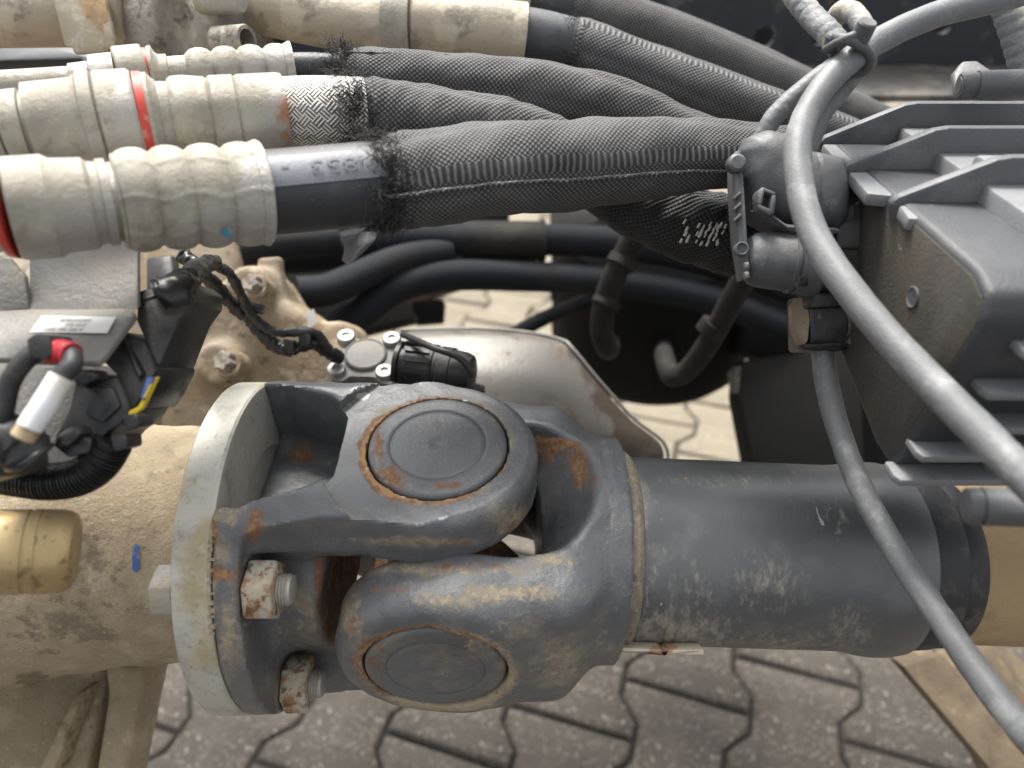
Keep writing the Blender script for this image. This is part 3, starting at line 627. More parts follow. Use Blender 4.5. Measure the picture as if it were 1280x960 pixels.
# balance weight: bent strip welded under the tube
bw = slab('balance_weight', [(770, 809, .385), (826, 812, .385), (831, 817, .385), (836, 812, .385), (880, 812, .385), (880, 819, .385), (772, 816, .385)], .02, M['weight'], shaft, bevel=.0007)
# flange bolts, each with its nut
def bolt(t):
    cb = j2w(0, .075 * math.sin(t), .075 * math.cos(t))
    b_ = lathe('flange_bolt', cb, WX, [(-.1265, .0), (-.1265, .0075)] + [(-.0845 + .0007 * k, .0075 - .0008 * (k % 2)) for k in range(28)] + [(-.0645, .0066), (-.0640, .005), (-.0640, 0)], M['thread'], shaft, 24, angle=30)
    # hex head and hex nut
    h = np.cross(WX, [0, 0, 1]); h /= np.linalg.norm(h); g = np.cross(WX, h); off = random.uniform(0, 1)
    for nm, m_, prof in (('nut', 'steelbolt', ((-.0843, .0070), (-.0843, .0140), (-.0832, .0148), (-.0722, .0148), (-.0708, .0138), (-.0708, .0076))),
                         ('hex_head', 'thread', ((-.1268, .004), (-.1268, .0115), (-.1258, .0125), (-.1160, .0128), (-.1156, .012), (-.1156, .004)))):
        bm = bmesh.new(); rings = []
        for aa, r in prof:
            rings.append([bm.verts.new(cb + aa * WX + r * (math.cos(off + k * math.pi / 3) * h + math.sin(off + k * math.pi / 3) * g)) for k in range(6)])
        for p, q in zip(rings, rings[1:] + rings[:1]):
            for k in range(6): bm.faces.new((p[k], p[(k + 1) % 6], q[(k + 1) % 6], q[k]))
        bmesh.ops.bevel(bm, geom=[e for e in bm.edges], offset=.0005, segments=1, affect='EDGES')
        bm_obj(nm, bm, M[m_], b_, 30)
for t in BOLT: bolt(t)

#@@GEARBOX
# ------------------------------------------------------------------ gearbox output with companion flange
gbx = thing('gearbox_housing', 'sand coloured dusty gearbox casting whose steel flange carries the drive shaft', 'gearbox', j2w(-.22, -.08, -.02))
def hous(a, b, c):
    r = np.hypot(b, c)
    Rr = np.interp(a, [-.42, -.30, -.25, -.21, -.17, -.135, -.1195], [.135, .102, .083, .0715, .066, .0640, .0640])
    d = (r - Rr) * .9
    d = smax(d, np.maximum(a + .1205, -a - .40), .003)
    d = smin(d, rcyl(r, a, .0700, -.1212, -.1152, .002), .003)
    u, w = b * .766 - c * .643, b * .643 + c * .766                      # camera up and towards the viewer
    oval = np.sqrt(((a + .2475) / .016) ** 2 + ((u + .083) / .009) ** 2 + ((w - .030) / .05) ** 2) - 1
    d = smax(d, -(oval * .006), .003)
    return d + .0006 * np.sin(a * 210 + 3 * np.sin(b * 90)) * np.sin(b * 170 + c * 130)
P, Q = surface_nets(hous, (-.41, -.14, -.14), (-.11, .14, .14), .0032)
W = j2wv(P)
obj('casting', W, Q, M['tan'], gbx, attrs=dict(dust=blobs(W, [(60, 700, 130, 60, .55), (90, 780, 90, 40, .6), (40, 850, 24, 14, .9), (110, 560, 70, 30, .35)])), angle=60)
def fl_attr(V): return dict(dust=blobs(V, [(250, 715, 46, 95, .82), (235, 620, 24, 70, .45), (250, 810, 40, 60, .7), (330, 475, 50, 24, .5), (320, 560, 34, 60, .42), (290, 870, 50, 30, .55)]))
fprof = [(-.1155, .0), (-.1155, .084), (-.1150, .0885), (-.1140, .0898), (-.0985, .0898), (-.0972, .0890), (-.0970, .088), (-.0970, .055), (-.099, .052), (-.099, .0)]
pr = [fprof[0]]
for p, q in zip(fprof, fprof[1:]):
    k = max(1, int(math.hypot(q[0] - p[0], q[1] - p[1]) / .004)); pr += [(p[0] + (q[0] - p[0]) * t / k, p[1] + (q[1] - p[1]) * t / k) for t in range(1, k + 1)]
lathe('companion_flange', c2w(JC), WX, pr, M['nickel'], gbx, 160, fl_attr, 30)
# serration teeth showing at the joint face
tv, tf = [], []
for s in (1,):
    for k in range(14):
        th = rad(25 + k * 2.45 + random.uniform(-.8, .8)); hw_ = random.uniform(.004, .012)
        for dr in (.0880, .0899 + random.uniform(-.0003, .0004)):
            for da in (-.0985, -.0954 + random.uniform(-.0016, .0006)):
                for dt in (-hw_, hw_): tv.append(j2w(da, dr * math.sin(th + dt), dr * math.cos(th + dt)))
        b = k * 8; tf += [[b + i for i in q] for q in ((0, 1, 3, 2), (4, 6, 7, 5), (0, 4, 5, 1), (2, 3, 7, 6), (0, 2, 6, 4), (1, 5, 7, 3))]
stuff(obj('flange_serration', tv, tf, M['tan'], gbx, attrs=dict(dust=np.full(len(tv), .3)), angle=30))
# ribbed foot under the housing
def foot_attr(V): return dict(dust=blobs(V, [(60, 940, 60, 40, .5), (110, 880, 40, 40, .45)]))
slab('housing_foot', [(-60, 860, .455), (40, 850, .462), (120, 815, .472), (132, 845, .470), (108, 960, .455), (100, 1010, .45), (-60, 1010, .44)], .05, M['tan'], gbx, bevel=.005, segs=3, attrs=foot_attr)
slab('rib', [(93, 868, .445), (104, 866, .446), (62, 975, .432), (40, 1000, .430), (34, 990, .430)], .02, M['tan'], gbx, bevel=.002, segs=3, attrs=foot_attr)
slab('rib', [(128, 826, .462), (175, 836, .468), (182, 848, .468), (158, 960, .455), (148, 1010, .45), (112, 1010, .447), (134, 870, .460)], .035, M['tan'], gbx, bevel=.004, segs=3, attrs=foot_attr)
# brass plug
ax = Axis([(-60, 690, .275), (110, 688, .292)])
turned('brass_plug', ax, [(-60, 52), (34, 52), (35.5, 50.5), (38, 50.5), (39.5, 52), (50, 52), (51.5, 51), (53, 51), (54, 52), (76, 51), (86, 49), (93, 45), (97, 38), (98, 20), (98, 0)], M['brass'], gbx, 64)
def paint_mark(name, cx, cy, hw, hh, m, parent, surf, n=5, tilt=0):
    V = []; Fc = []; k = 9
    for j in range(k):
        for i in range(3):
            t = (j / (k - 1) * 2 - 1); w_ = hw * (1 - abs(t) ** 6 * .5) * (1 + .15 * math.sin(j * 2.1))
            V.append(surf(cx + (i - 1) * w_ + tilt * t, cy + t * hh))
    for j in range(k - 1):
        for i in range(2): q = j * 3 + i; Fc.append([q, q + 3, q + 4, q + 1])
    return obj(name, V, Fc, m, parent)
def on_housing(px, py):                                               # march a ray to the casting
    d = .2
    for _ in range(80):
        p = w2c(at(px, py, d)) - JC; v = hous(np.array(p[0]), np.array(p @ N1), np.array(p @ N2)); d += float(v) * .6
    return at(px, py, d - .0006)
paint_mark('paint_mark', 170, 698, 4.5, 17, M['blue'], gbx, on_housing)

#@@LEFTBACK
# ------------------------------------------------------------------ tan cover behind the joint
bh = thing('bearing_housing', 'tan cast cover with two torx bolts behind the joint flange', 'gear cover', at(310, 440, .6))
def bhsdf(x, y, z):                                                   # pixels at depth .56, z metres towards viewer
    s = .56 / F; px, py = x / s + 640, 480 - y / s
    q = 1 * s
    main = sdpoly(px, py, [(205, 560), (222, 470), (232, 425), (262, 365), (300, 335), (330, 338), (352, 372), (396, 402), (412, 425), (450, 440), (520, 440), (520, 560)]) * s
    d = smax(main, np.abs(z + .04) - .045 - .010 * np.clip((330 - px) / 100, -1, 1), .014)
    ear = smax(sdpoly(px, py, [(313, 318), (341, 316), (343, 372), (313, 372)]) * s, np.abs(z + .022) - .006, .002); d = smin(d, ear, .004)
    for (cx, cy, R, h) in ((284, 455, 25, .022), (319, 358, 22, .016), (250, 505, 40, .012)):
        d = smin(d, rcyl(np.hypot(px - cx, py - cy) * s, z, R * s, -.05, h, .004), .010)
    d = smin(d, rcyl(np.hypot(px - 418, py - 425) * s, z, 26 * s, -.06, -.012, .006), .012)
    return d
s_ = .56 / F
P, Q = surface_nets(bhsdf, ((195 - 640) * s_, -(570 - 480) * s_, -.10), ((525 - 640) * s_, (312) * s_ * 0 + (480 - 310) * s_, .04), .0022)
PC = np.column_stack([P[:, 0], P[:, 1], P[:, 2] - .56]); obj('casting', c2w(PC), Q, M['tan2'], bh, angle=60)
slab('side_cover', [(150, 290, .66), (300, 285, .66), (320, 330, .66), (240, 430, .66), (215, 540, .66), (150, 540, .66)], .05, M['tan2'], bh, bevel=.006)
def torx(cx, cy, d, rpx, parent):
    nrm = d2w(np.array([-.25, .25, .95])); o = at(cx, cy, d); r = rpx * d / F
    b_ = lathe('cover_bolt', o, nrm, [(-.010, 0), (-.010, r * 1.25), (.002, r * 1.25), (.003, r * 1.2), (.0031, r * .9), (.0032, 0)], M['tan2'], parent, 32)
    h = np.cross(nrm, [0, 0, 1]); h /= np.linalg.norm(h); g = np.cross(nrm, h); n = 36
    ring = lambda z, k: [o + z * nrm + r * k * (.80 + .12 * math.cos(6 * t)) * (math.cos(t) * h + math.sin(t) * g) for t in np.arange(n) / n * 2 * np.pi]
    V = ring(.0025, 1) + ring(.0095, 1) + ring(.0105, .9) + [o + .0107 * nrm]
    Fc = [[k * n + i, k * n + (i + 1) % n, (k + 1) * n + (i + 1) % n, (k + 1) * n + i] for k in range(2) for i in range(n)] + [[2 * n + i, 2 * n + (i + 1) % n, 3 * n] for i in range(n)]
    obj('bolt_head', V, Fc, M['greycast'], b_, angle=40)
torx(288, 455, .535, 15, bh); torx(322, 359, .54, 13, bh)
slab('data_tag', [(383, 392, .545), (392, 386, .548), (396, 402, .548), (386, 412, .545)], .001, M['white'], bh, bevel=0)
# small black bracket between module and cover
tag(slab('cable_bracket', [(182, 322, .50), (214, 318, .50), (219, 352, .49), (205, 366, .485), (182, 362, .49)], .012, M['blackp'], bevel=.002), 'small black plastic bracket below the front hose ferrule, beside the tan cover', 'bracket')

# ------------------------------------------------------------------ sheet metal shield
hshield = loft('heat_shield', [
    [(490, 418, .640), (520, 413, .640), (600, 412, .640), (660, 417, .640), (700, 426, .640)],
    [(480, 428, .620), (520, 424, .620), (600, 422, .620), (662, 427, .622), (712, 437, .628)],
    [(470, 470, .598), (520, 465, .595), (620, 465, .595), (690, 470, .605), (746, 478, .625)],
    [(470, 520, .592), (540, 520, .588), (640, 520, .588), (720, 520, .605), (788, 524, .628)],
    [(480, 570, .600), (560, 575, .592), (660, 575, .592), (750, 565, .612), (826, 556, .630)],
    [(480, 620, .605), (560, 620, .600), (660, 620, .600), (750, 605, .615), (830, 590, .632)]], .0022, M['shield'], nu=60, nv=60,
    attrs=lambda V: dict(rust=blobs(V, [(815, 560, 52, 50, 1.1), (795, 525, 40, 50, 1.05), (770, 490, 34, 40, 1.0), (745, 460, 26, 34, .9), (722, 438, 20, 24, .7), (765, 572, 70, 24, .75), (690, 500, 30, 40, .22), (610, 415, 110, 5, .5)])))
tag(hshield, 'rust spotted bent silver heat shield behind the joint', 'heat shield')

# ------------------------------------------------------------------ pressure sensor
hs_t = bpy.data.objects['heat_shield']
tube('rolled_edge', [(500, 412.5, .640), (600, 411, .640), (662, 416, .640), (702, 425, .640), (716, 436, .630), (750, 477, .627), (792, 523, .630), (830, 554, .632), (836, 588, .633)], .0016, M['alu'], hs_t, n=90, seg=8)
ps = thing('pressure_sensor', 'small four-screw metal sensor with round lid and ribbed black plug', 'sensor', at(480, 470, .5))
sp = rounded([(426, 417), (437, 413), (446, 424), (478, 424), (486, 414), (500, 419), (500, 466), (494, 480), (478, 480), (468, 471), (436, 470), (428, 478), (412, 472), (414, 452), (424, 446)], 5, 4)
nrm = d2w(np.array([0.03, .66, .75])); nrm /= np.linalg.norm(nrm)
def sd_(y): return .495 + (444 - y) * .00053 * .86
slab('sensor_body', np.column_stack([sp, sd_(sp[:, 1])]), .014, M['alu'], ps, bevel=.0011, segs=3, dirv=-nrm)
lathe('sensor_lid', at(457, 444, .4945), nrm, [(-.004, 0), (-.004, .0142), (.0012, .0142), (.0020, .0138), (.0024, .0128), (.0018, .0122), (.0018, .0118), (.0020, .010), (.0028, 0)], M['alu'], ps, 64, angle=50)
for (x, y) in ((433, 423), (490, 426), (421, 464), (481, 467)):
    o = lathe('cap_screw', at(x, y, sd_(y) - .0005), nrm, [(-.003, 0), (-.003, .0062), (.0022, .0062), (.0034, .0055), (.0036, .0042), (.0036, .0026), (.0022, .0022), (.0022, 0)], M['screw'], ps, 24, angle=40)
ax = Axis([(495, 456, .492), (600, 470, .482)])
plug = turned('cable_plug', ax, [(498, 22), (499, 31), (504, 31), (505, 27), (510, 27), (511, 31), (545, 32), (546, 29.5), (550, 29.5), (551, 31), (566, 31), (567, 29), (584, 27), (590, 24), (592, 18), (592, 0)], M['blackp'], ps, 48)
for k, th in enumerate(np.linspace(-65, 55, 6)):
    p = []; 
    for x in (513, 543):
        y, d = ax(x); r = 31 * d / F; base = w2c(at(x, y, d)); n_ = np.array([-.1, -math.sin(rad(th)), math.cos(rad(th))])
        p.append((base + n_ * r, n_))
    V = []; t_ = np.array([0, math.cos(rad(th)), math.sin(rad(th))])
    for (b_, n_) in p:
        for u in (-.0016, .0016):
            for h in (-.001, .0016): V.append(c2w(b_ + t_ * u + n_ * h))
    obj('grip_rib', V, [[0, 1, 3, 2], [4, 6, 7, 5], [0, 4, 5, 1], [2, 3, 7, 6], [0, 2, 6, 4], [1, 5, 7, 3]], M['blackp'], plug, angle=30)
tube('plug_clip', [(503, 418, .485), (540, 434, .462), (575, 448, .458), (592, 470, .460)], .0021, M['blackp'], ps, seg=12)
slab('lead_tie', [(590, 478, .465), (606, 482, .465), (606, 494, .465), (590, 494, .465)], .006, M['blackp'], ps, bevel=.0015)
hs_ = tube('sensor_harness', [(226, 318, .42), (243, 330, .42), (262, 350, .425), (290, 380, .44), (312, 398, .45), (330, 420, .455), (352, 436, .46), (372, 434, .462), (392, 428, .465), (410, 440, .475), (425, 447, .485)], None or .0042, M['blackp'], None, n=140, seg=14, wob=.10, ws=60)
tag(hs_, 'black taped thin harness running down from the hose to the metal sensor', 'wiring harness')
for (x, y, d, r) in ((318, 384, .44, 8), (360, 430, .45, 7), (380, 424, .455, 8)):
    slab('cable_tie', withd(rounded([(x - r, y - r), (x + r, y - r * .7), (x + r * .9, y + r), (x - r * .8, y + r * .8)], 3, 3), d), .008, M['blackp'], hs_, bevel=.001)
tube('side_lead', [(262, 330, .415), (285, 340, .418), (300, 365, .43), (316, 395, .44), (345, 415, .45), (390, 415, .46), (412, 436, .47)], .0028, M['blackp'], hs_, n=80, seg=10, wob=.1, ws=40)

#@@MODULE
# ------------------------------------------------------------------ black plug module with bracket, left
mod = thing('plug_module', 'dusty black plastic connector block under a label plate at the left edge', 'connector', at(150, 470, .3))
slab('carrier_plate', [(-60, 452, .33), (124, 456, .335), (160, 500, .335), (120, 600, .33), (-60, 602, .325)], .012, M['bracket'], mod, bevel=.002)
slab('plug_head', [(171, 364, .312), (226, 348, .320), (242, 360, .320), (240, 378, .316), (222, 402, .310), (198, 460, .298), (180, 424, .302), (170, 402, .306)], .034, M['blackp'], mod, bevel=.0012, segs=2)
for q in ([(176, 372, .3105), (204, 364, .3145), (206, 368, .314), (178, 377, .310)], [(176, 383, .309), (200, 376, .313), (202, 380, .3125), (178, 388, .3085)]): slab('head_rail', q, .003, M['blackp'], mod, bevel=.0005)
slab('plug_body', [(118, 442, .293), (156, 414, .302), (179, 425, .301), (195, 462, .295), (180, 492, .291), (164, 514, .288), (146, 470, .292)], .038, M['blackp'], mod, bevel=.0012, segs=2)
slab('body_rib', [(150, 424, .298), (156, 420, .2995), (178, 468, .2905), (172, 472, .290)], .004, M['blackp'], mod, bevel=.0006)
slab('plug_shell', [(96, 466, .288), (146, 470, .289), (163, 512, .286), (150, 530, .284), (131, 542, .283), (114, 562, .281), (86, 566, .279), (66, 548, .279), (84, 514, .283)], .034, M['blackp'], mod, bevel=.0014, segs=2)
slab('shell_step', [(104, 482, .2845), (140, 484, .2855), (150, 508, .284), (128, 528, .282), (106, 520, .282)], .004, M['blackp'], mod, bevel=.0008)
slab('shell_lip', [(84, 540, .2775), (116, 550, .2785), (112, 566, .2775), (84, 572, .276), (64, 556, .2765)], .010, M['blackp'], mod, bevel=.001)
slab('latch', [(92, 462, .280), (118, 462, .281), (124, 474, .281), (104, 482, .280), (88, 480, .280)], .010, M['blackp'], mod, bevel=.002)
slab('latch', [(70, 540, .274), (92, 530, .275), (102, 542, .274), (84, 560, .272), (62, 560, .272)], .012, M['blackp'], mod, bevel=.003)
slab('yellow_lock', [(192, 472, .286), (197, 470, .286), (178, 510, .283), (166, 521, .282), (159, 522, .282), (160, 514, .282), (172, 508, .283)], .003, M['yellow'], mod, bevel=.0006)
slab('blue_lock', [(183, 472, .284), (192, 471, .284), (178, 502, .282), (175, 496, .282)], .003, M['blue'], mod, bevel=.0006)
slab('yellow_lock', [(188, 480, .2832), (190, 479, .2832), (181, 498, .2818), (179, 496, .2818)], .001, M['yellow'], mod, bevel=.0002)
tube('taped_boot', [(204, 376, .318, .009), (220, 366, .320, .0085), (232, 352, .335, .006), (245, 338, .36, .005), (258, 330, .39, .0045), (268, 328, .41, .004)], None, M['blackp'], mod, n=60, seg=16, wob=.07, ws=24)
# corrugated conduit
cp = spline([(-20, 590, .285), (20, 597, .285), (62, 602, .285), (100, 596, .284), (126, 578, .284), (142, 552, .284)], 260)
rr = .0066 + .0007 * np.sign(np.sin(np.arange(260) / 260 * 2 * np.pi * 46))
V, Fc, uv = sweep(at(cp[:, 0], cp[:, 1], cp[:, 2]), rr, 20); tag(obj('corrugated_conduit', V, Fc, M['blackp'], None, angle=35), 'black corrugated conduit curving below the left connector block', 'conduit')
for (x, y) in ((148, 554), (163, 528), (14, 582)):
    slab('plug_clip', withd(rounded([(x - 11, y - 10), (x + 9, y - 10), (x + 11, y + 6), (x - 6, y + 11)], 4, 3), .276), .012, M['blackp'], mod, bevel=.0015)
tube('clip_stub', [(-10, 580, .27), (24, 572, .27), (48, 566, .275)], .007, M['blackp'], mod, n=12)
tube('lead', [(-20, 548, .266), (6, 545, .266), (26, 560, .268), (40, 575, .27)], .009, M['blackp'], mod, n=20, wob=.05)
# bracket plate with printed label
br = thing('label_bracket', 'bent dusty steel bracket with white printed label over black connector', 'bracket', at(80, 400, .28))
slab('back_plate', [(36, 306, .315), (172, 300, .318), (172, 386, .300), (36, 388, .298)], .003, M['bracket'], br, bevel=.0006, dirv=d2w([0, .3, -.95]))
slab('shelf_plate', [(-30, 385, .298), (166, 386, .300), (170, 392, .299), (131, 444, .281), (122, 452, .279), (-30, 446, .277)], .003, M['bracket'], br, bevel=.0006, dirv=d2w([0, -.8, -.6]))
slab('side_plate', [(-30, 320, .30), (10, 322, .30), (30, 345, .298), (36, 386, .298), (-30, 392, .296)], .003, M['bracket'], br, bevel=.0006)
lo_, hi_ = np.array([52, 393.5]), np.array([134, 418])
def lp(u, v):                                                         # point on the label: u 0..1 left to right, v 0..1 top to bottom
    x = (52 + (145 - 52) * u) * (1 - v) + (37 + (134 - 37) * u) * v; y = 394.5 + 1.5 * u + (20.5) * v
    d = .2953 - .0070 * v + .0004 * u; return at(x, y, d - .0006)
lb = obj('label', [lp(u, v) for u, v in ((0, 0), (1, 0), (1, 1), (0, 1))], [[0, 1, 2, 3]], M['white'], br, angle=0)
tv, tf = [], []
for ln, (vc, uc, w_) in {'A 003 260 5893': (.80, .42, .50), 'ZGS 002': (.52, .54, .27), '0001075828': (.24, .50, .40)}.items():
    v, f = text_mesh(ln, 1.); sx = w_ / (v[:, 0].max() - v[:, 0].min()); b = len(tv)
    for p in v:
        q = lp(uc - p[0] * sx, vc + p[1] * .27); tv.append(q + TOCAM * .0004)
    tf += [[q + b for q in ff] for ff in f]
obj('label_print', tv, tf, M['ink'], lb, angle=0)
# black clip, red tape and the white taped lead in front of it
tl = thing('taped_lead', 'black lead with red tape and a white paper tag in front of the bracket', 'cable', at(60, 500, .26))
slab('clip_block', withd(rounded([(33, 424), (44, 417), (60, 418), (66, 440), (58, 450), (36, 446)], 3, 3), .258), .014, M['blackp'], tl, bevel=.0015)
tube('lead_tube', [(-14, 545, .262), (2, 520, .262), (12, 480, .262), (30, 452, .262), (48, 440, .264), (70, 438, .264), (86, 440, .262), (90, 455, .258), (78, 470, .256), (60, 498, .254), (34, 540, .252)], .0035, M['rubber'], tl, n=100, seg=16)
tube('red_tape', [(62, 440, .263), (78, 439, .262), (90, 443, .260)], .0041, M['redtape'], tl, n=20, seg=18, wob=.04)
tube('white_tag', [(77, 471, .2545), (56, 505, .252), (37, 534, .2505)], .0041, M['tagpaper'], tl, n=24, seg=18)
tube('tag_end', [(37, 534, .2505), (28, 547, .250)], .0039, M['tagtan'], tl, n=8, seg=16)

#@@HOSES
# ------------------------------------------------------------------ hydraulic hoses
GH = 'hydraulic hoses across the top'
def fringe(parent, ctr, rad_, tdir, n, ln, name='frayed_threads', spread=1.0):
    V, Fc = [], []; tdir = tdir / np.linalg.norm(tdir); h = np.cross(tdir, TOCAM); h /= np.linalg.norm(h); g = np.cross(h, tdir)
    cl_ = RNG.uniform(0, 2 * np.pi, 26)
    for k in range(n):
        t = cl_[RNG.integers(len(cl_))] + RNG.normal(0, .10); nrm = math.cos(t) * g + math.sin(t) * h
        p = ctr + nrm * rad_ * RNG.uniform(.95, 1.05) + tdir * RNG.normal(0, .0045)
        v = -tdir * RNG.uniform(.1, 1) + nrm * RNG.uniform(-.1, .45) * spread + RNG.normal(0, .45, 3); v /= np.linalg.norm(v); L = ln * RNG.uniform(.35, 1.1); w = RNG.uniform(.00013, .00034)
        pts = [p]
        for j in range(4):
            pts.append(pts[-1] + v * L / 4); v = v + RNG.normal(0, .75, 3); v /= np.linalg.norm(v)
        a_ = np.cross(v, [.3, .5, .8]); a_ /= np.linalg.norm(a_); b2 = np.cross(v, a_); b = len(V)
        for j, q in enumerate(pts):
            ww = w * (1 - j * .17)
            V += [q + ww * a_, q + ww * (-.5 * a_ + .87 * b2), q + ww * (-.5 * a_ - .87 * b2)]
        for j in range(4):
            for i in range(3): Fc.append([b + j * 3 + i, b + j * 3 + (i + 1) % 3, b + j * 3 + 3 + (i + 1) % 3, b + j * 3 + 3 + i])
    return stuff(obj(name, V, Fc, M['thread_fibre'], parent, angle=0))
def sleeve(parent, pts, m, n=140, seg=64, wob=.02, ws=14, sag=None):
    """pts (px, py, d, half width px)"""
    p = spline(pts, n); W = at(p[:, 0], p[:, 1], p[:, 2]); rr = p[:, 3] * p[:, 2] / F
    ph = RNG.uniform(0, 6, 8); s = np.linspace(0, ws, n)[:, None]; th = np.arange(seg)[None] / seg * 2 * np.pi
    r2 = rr[:, None] * (1 + wob * (np.sin(.8 * s + 2 * th + ph[0]) + .9 * np.sin(1.9 * s - 3 * th + ph[1]) + .5 * np.sin(3.7 * s + th + ph[2]) + .35 * np.sin(6 * s + 5 * th + ph[3]) + .3 * np.sin(2.6 * s + 7 * th + ph[4])))
    r2 = r2 * (1 - .05 * np.exp(-((np.mod(th - 2.2 - .25 * np.sin(.5 * s + ph[5]), 2 * np.pi) - np.pi) / .16) ** 2) - .045 * np.exp(-((np.mod(th - 3.9 - .3 * np.sin(.4 * s + ph[6]), 2 * np.pi) - np.pi) / .14) ** 2))   # lengthwise creases
    if sag is not None: r2 = r2 * (1 + sag(s / ws, th))
    V, Fc, uv = sweep(W, r2, seg, True)
    return obj('woven_sleeve', V, Fc, m, parent, uv=uv, angle=0), W
def crimp(x0, x1, h, n, dip=4, lip=3, seg=8):
    """bulging crimped collar between x0 and x1, n bulges of half width h"""
    out = []
    L = (x1 - x0) / n
    for k in range(n):
        for t in np.linspace(0, 1, seg)[: (seg if k == n - 1 else -1)]:
            out.append((x0 + (k + t) * L, h - dip + dip * math.sin(math.pi * t) ** .6))
    out[-1] = (x1, h + lip); out[-2] = (x1 - .25 * L, h - dip * .3)
    return out
def crimp_flats(x, th): return .003 * np.cos(8 * th) * np.ones_like(x) + .020 * np.exp(-((np.mod(8 * th + .9 + .5 * np.sin(x * .9), 2 * np.pi) - np.pi) / .42) ** 2)

# A: front hose
A = Axis([(-60, 266, .262), (60, 259, .272), (180, 250, .288), (325, 242, .308), (480, 228, .326), (560, 220, .336)])
hA = thing('hydraulic_hose', 'front hose with moulded digits on black rubber and a stitched woven sleeve', 'hose', at(330, 242, .31), GH)
turned('pipe_end', A, [(-60, 50), (-2, 52), (0, 56), (6, 58), (7, 50)], M['ferrule'], hA)
turned('red_ring', A, [(3, 50), (3.5, 59), (13, 61), (14, 50)], M['redring'], hA)
turned('coupling_nut', A, [(12.5, 50), (13.5, 61), (16, 63), (64, 63), (74, 58), (112, 56), (118, 51), (128, 50), (129, 53), (140, 53), (141, 48), (152, 48)], M['ferrule'], hA, flats=lambda x, th: .008 * np.cos(6 * th) * ((x > 14) & (x < 66)))
turned('crimp_collar', A, [(146, 40), (147, 55), (150, 58)] + crimp(150, 328, 63, 4, 7, 1) + [(330, 62), (330, 52)], M['ferrule'], hA, seg=160, flats=crimp_flats)
dot = Axis([(0, 262, .265), (325, 242, .308)])
turned('rubber_hose', A, [(318, 52), (330, 52), (400, 51.5), (560, 50)], M['hoserub'], hA, dense=30, angle=0)
def onA(x, v, lift=.0004):                                            # v metres round the hose from the side facing the viewer, + is up
    return on_axis(A, x, v / (51.8 * A(x)[1] / F), 51.8 * A(x)[1] / F + lift)
bv, bf = [], []; nb, kb = 30, 8
for i in range(nb):
    for j in range(kb):
        u = i / (nb - 1); vv = -.0030 + (.0104 + .0030) * j / (kb - 1)
        xe = 476 - 26 * (j / (kb - 1)); bv.append(onA(331 + (xe - 331) * u, vv))
for i in range(nb - 1):
    for j in range(kb - 1): q = i * kb + j; bf.append([q, q + kb, q + kb + 1, q + 1])
band = obj('print_band', bv, bf, M['hoseband'], hA, angle=0)
v, f = text_mesh('853  -', .0105); tw = v[:, 0].max() - v[:, 0].min(); tv = []
for p in v: tv.append(onA(396 - (p[0]) / tw * 92, .0036 - p[1] * .86, .0008))
obj('moulded_digits', tv, f, M['hosetext'], band, angle=0)
ptsA = [(478, 228, .326, 54), (500, 227, .329, 57), (560, 219, .336, 59), (640, 210, .345, 58), (720, 206, .354, 56), (800, 199, .362, 50), (870, 194, .370, 44), (935, 194, .378, 40), (990, 196, .385, 38)]
s_, W_ = sleeve(hA, ptsA, M['seamed'], wob=.024)
# raised seam edge below the stitching
p = spline(ptsA, 80)[4:-8]; y2 = p[:, 1] + 10 + 18 * np.linspace(0, 1, len(p)) ** 2 * .2; dd = p[:, 2] - p[:, 3] * p[:, 2] / F * .985
tube('seam_cord', np.column_stack([p[:, 0], y2 + 8, dd]), .0009, M['sleeve'], hA, n=len(p), seg=8, wob=.2, ws=90)
fringe(hA, W_[1], 55 * .327 / F, W_[3] - W_[0], 900, .012); fringe(hA, W_[3], 56 * .327 / F, W_[3] - W_[0], 700, .007)
film = loft('torn_film', [[(428, 296, .325), (455, 290, .315), (470, 290, .316)], [(430, 312, .322), (450, 308, .312), (468, 300, .314)], [(427, 325, .320), (436, 330, .314), (452, 318, .314)]], .0003, M['film'], hA, 14, 14)
# blue dot on the crimp collar
bd = []
for k in range(20):
    t = k / 20 * 2 * math.pi; xx = 270 + 7 * math.cos(t); bd.append(on_axis(A, xx, -1.0 + .125 * math.sin(t), 66.4 * A(xx)[1] / F))
obj('paint_dot', bd, [list(range(20))], M['cyan'], bpy.data.objects['crimp_collar'], angle=0)
# B: braided hose behind it
B = Axis([(-60, 170, .300), (60, 158, .312), (180, 150, .325), (355, 142, .345), (450, 143, .355)])
hB = thing('hydraulic_hose', 'hose with bare silver wire braid and a rust edged collar', 'hose', at(350, 142, .35), GH)
turned('pipe_end', B, [(-60, 46), (4, 46), (5, 40), (10, 40)], M['ferrule'], hB)
turned('coupling_nut', B, [(8, 38), (9, 47), (34, 47), (36, 42), (40, 42), (42, 53), (100, 54), (108, 57), (110, 60), (126, 60), (128, 56), (131, 60), (172, 60), (176, 57), (177, 40)], M['ferrule'], hB, flats=lambda x, th: .006 * np.cos(6 * th) * (x > 42))
turned('red_ring', B, [(176, 50), (177, 57), (188, 56), (189, 44)], M['redring'], hB)
turned('collar_ring', B, [(187, 40), (188, 55), (193, 55), (199, 48), (202, 46), (203, 44), (219, 43), (220, 40)], M['ferrule'], hB)
turned('crimp_collar', B, [(216, 36), (217, 46), (222, 49), (236, 50), (262, 47), (265, 45), (268, 48), (296, 48), (299, 46), (303, 48), (350, 48), (356, 47), (357, 40)], M['ferrule'], hB, seg=96, flats=lambda x, th: .012 * np.cos(8 * th) * ((x > 225) & (x < 345)), attrs=lambda V: dict(rust=.62 * np.clip((pix(V)[0] - 333) / 24, 0, 1)))
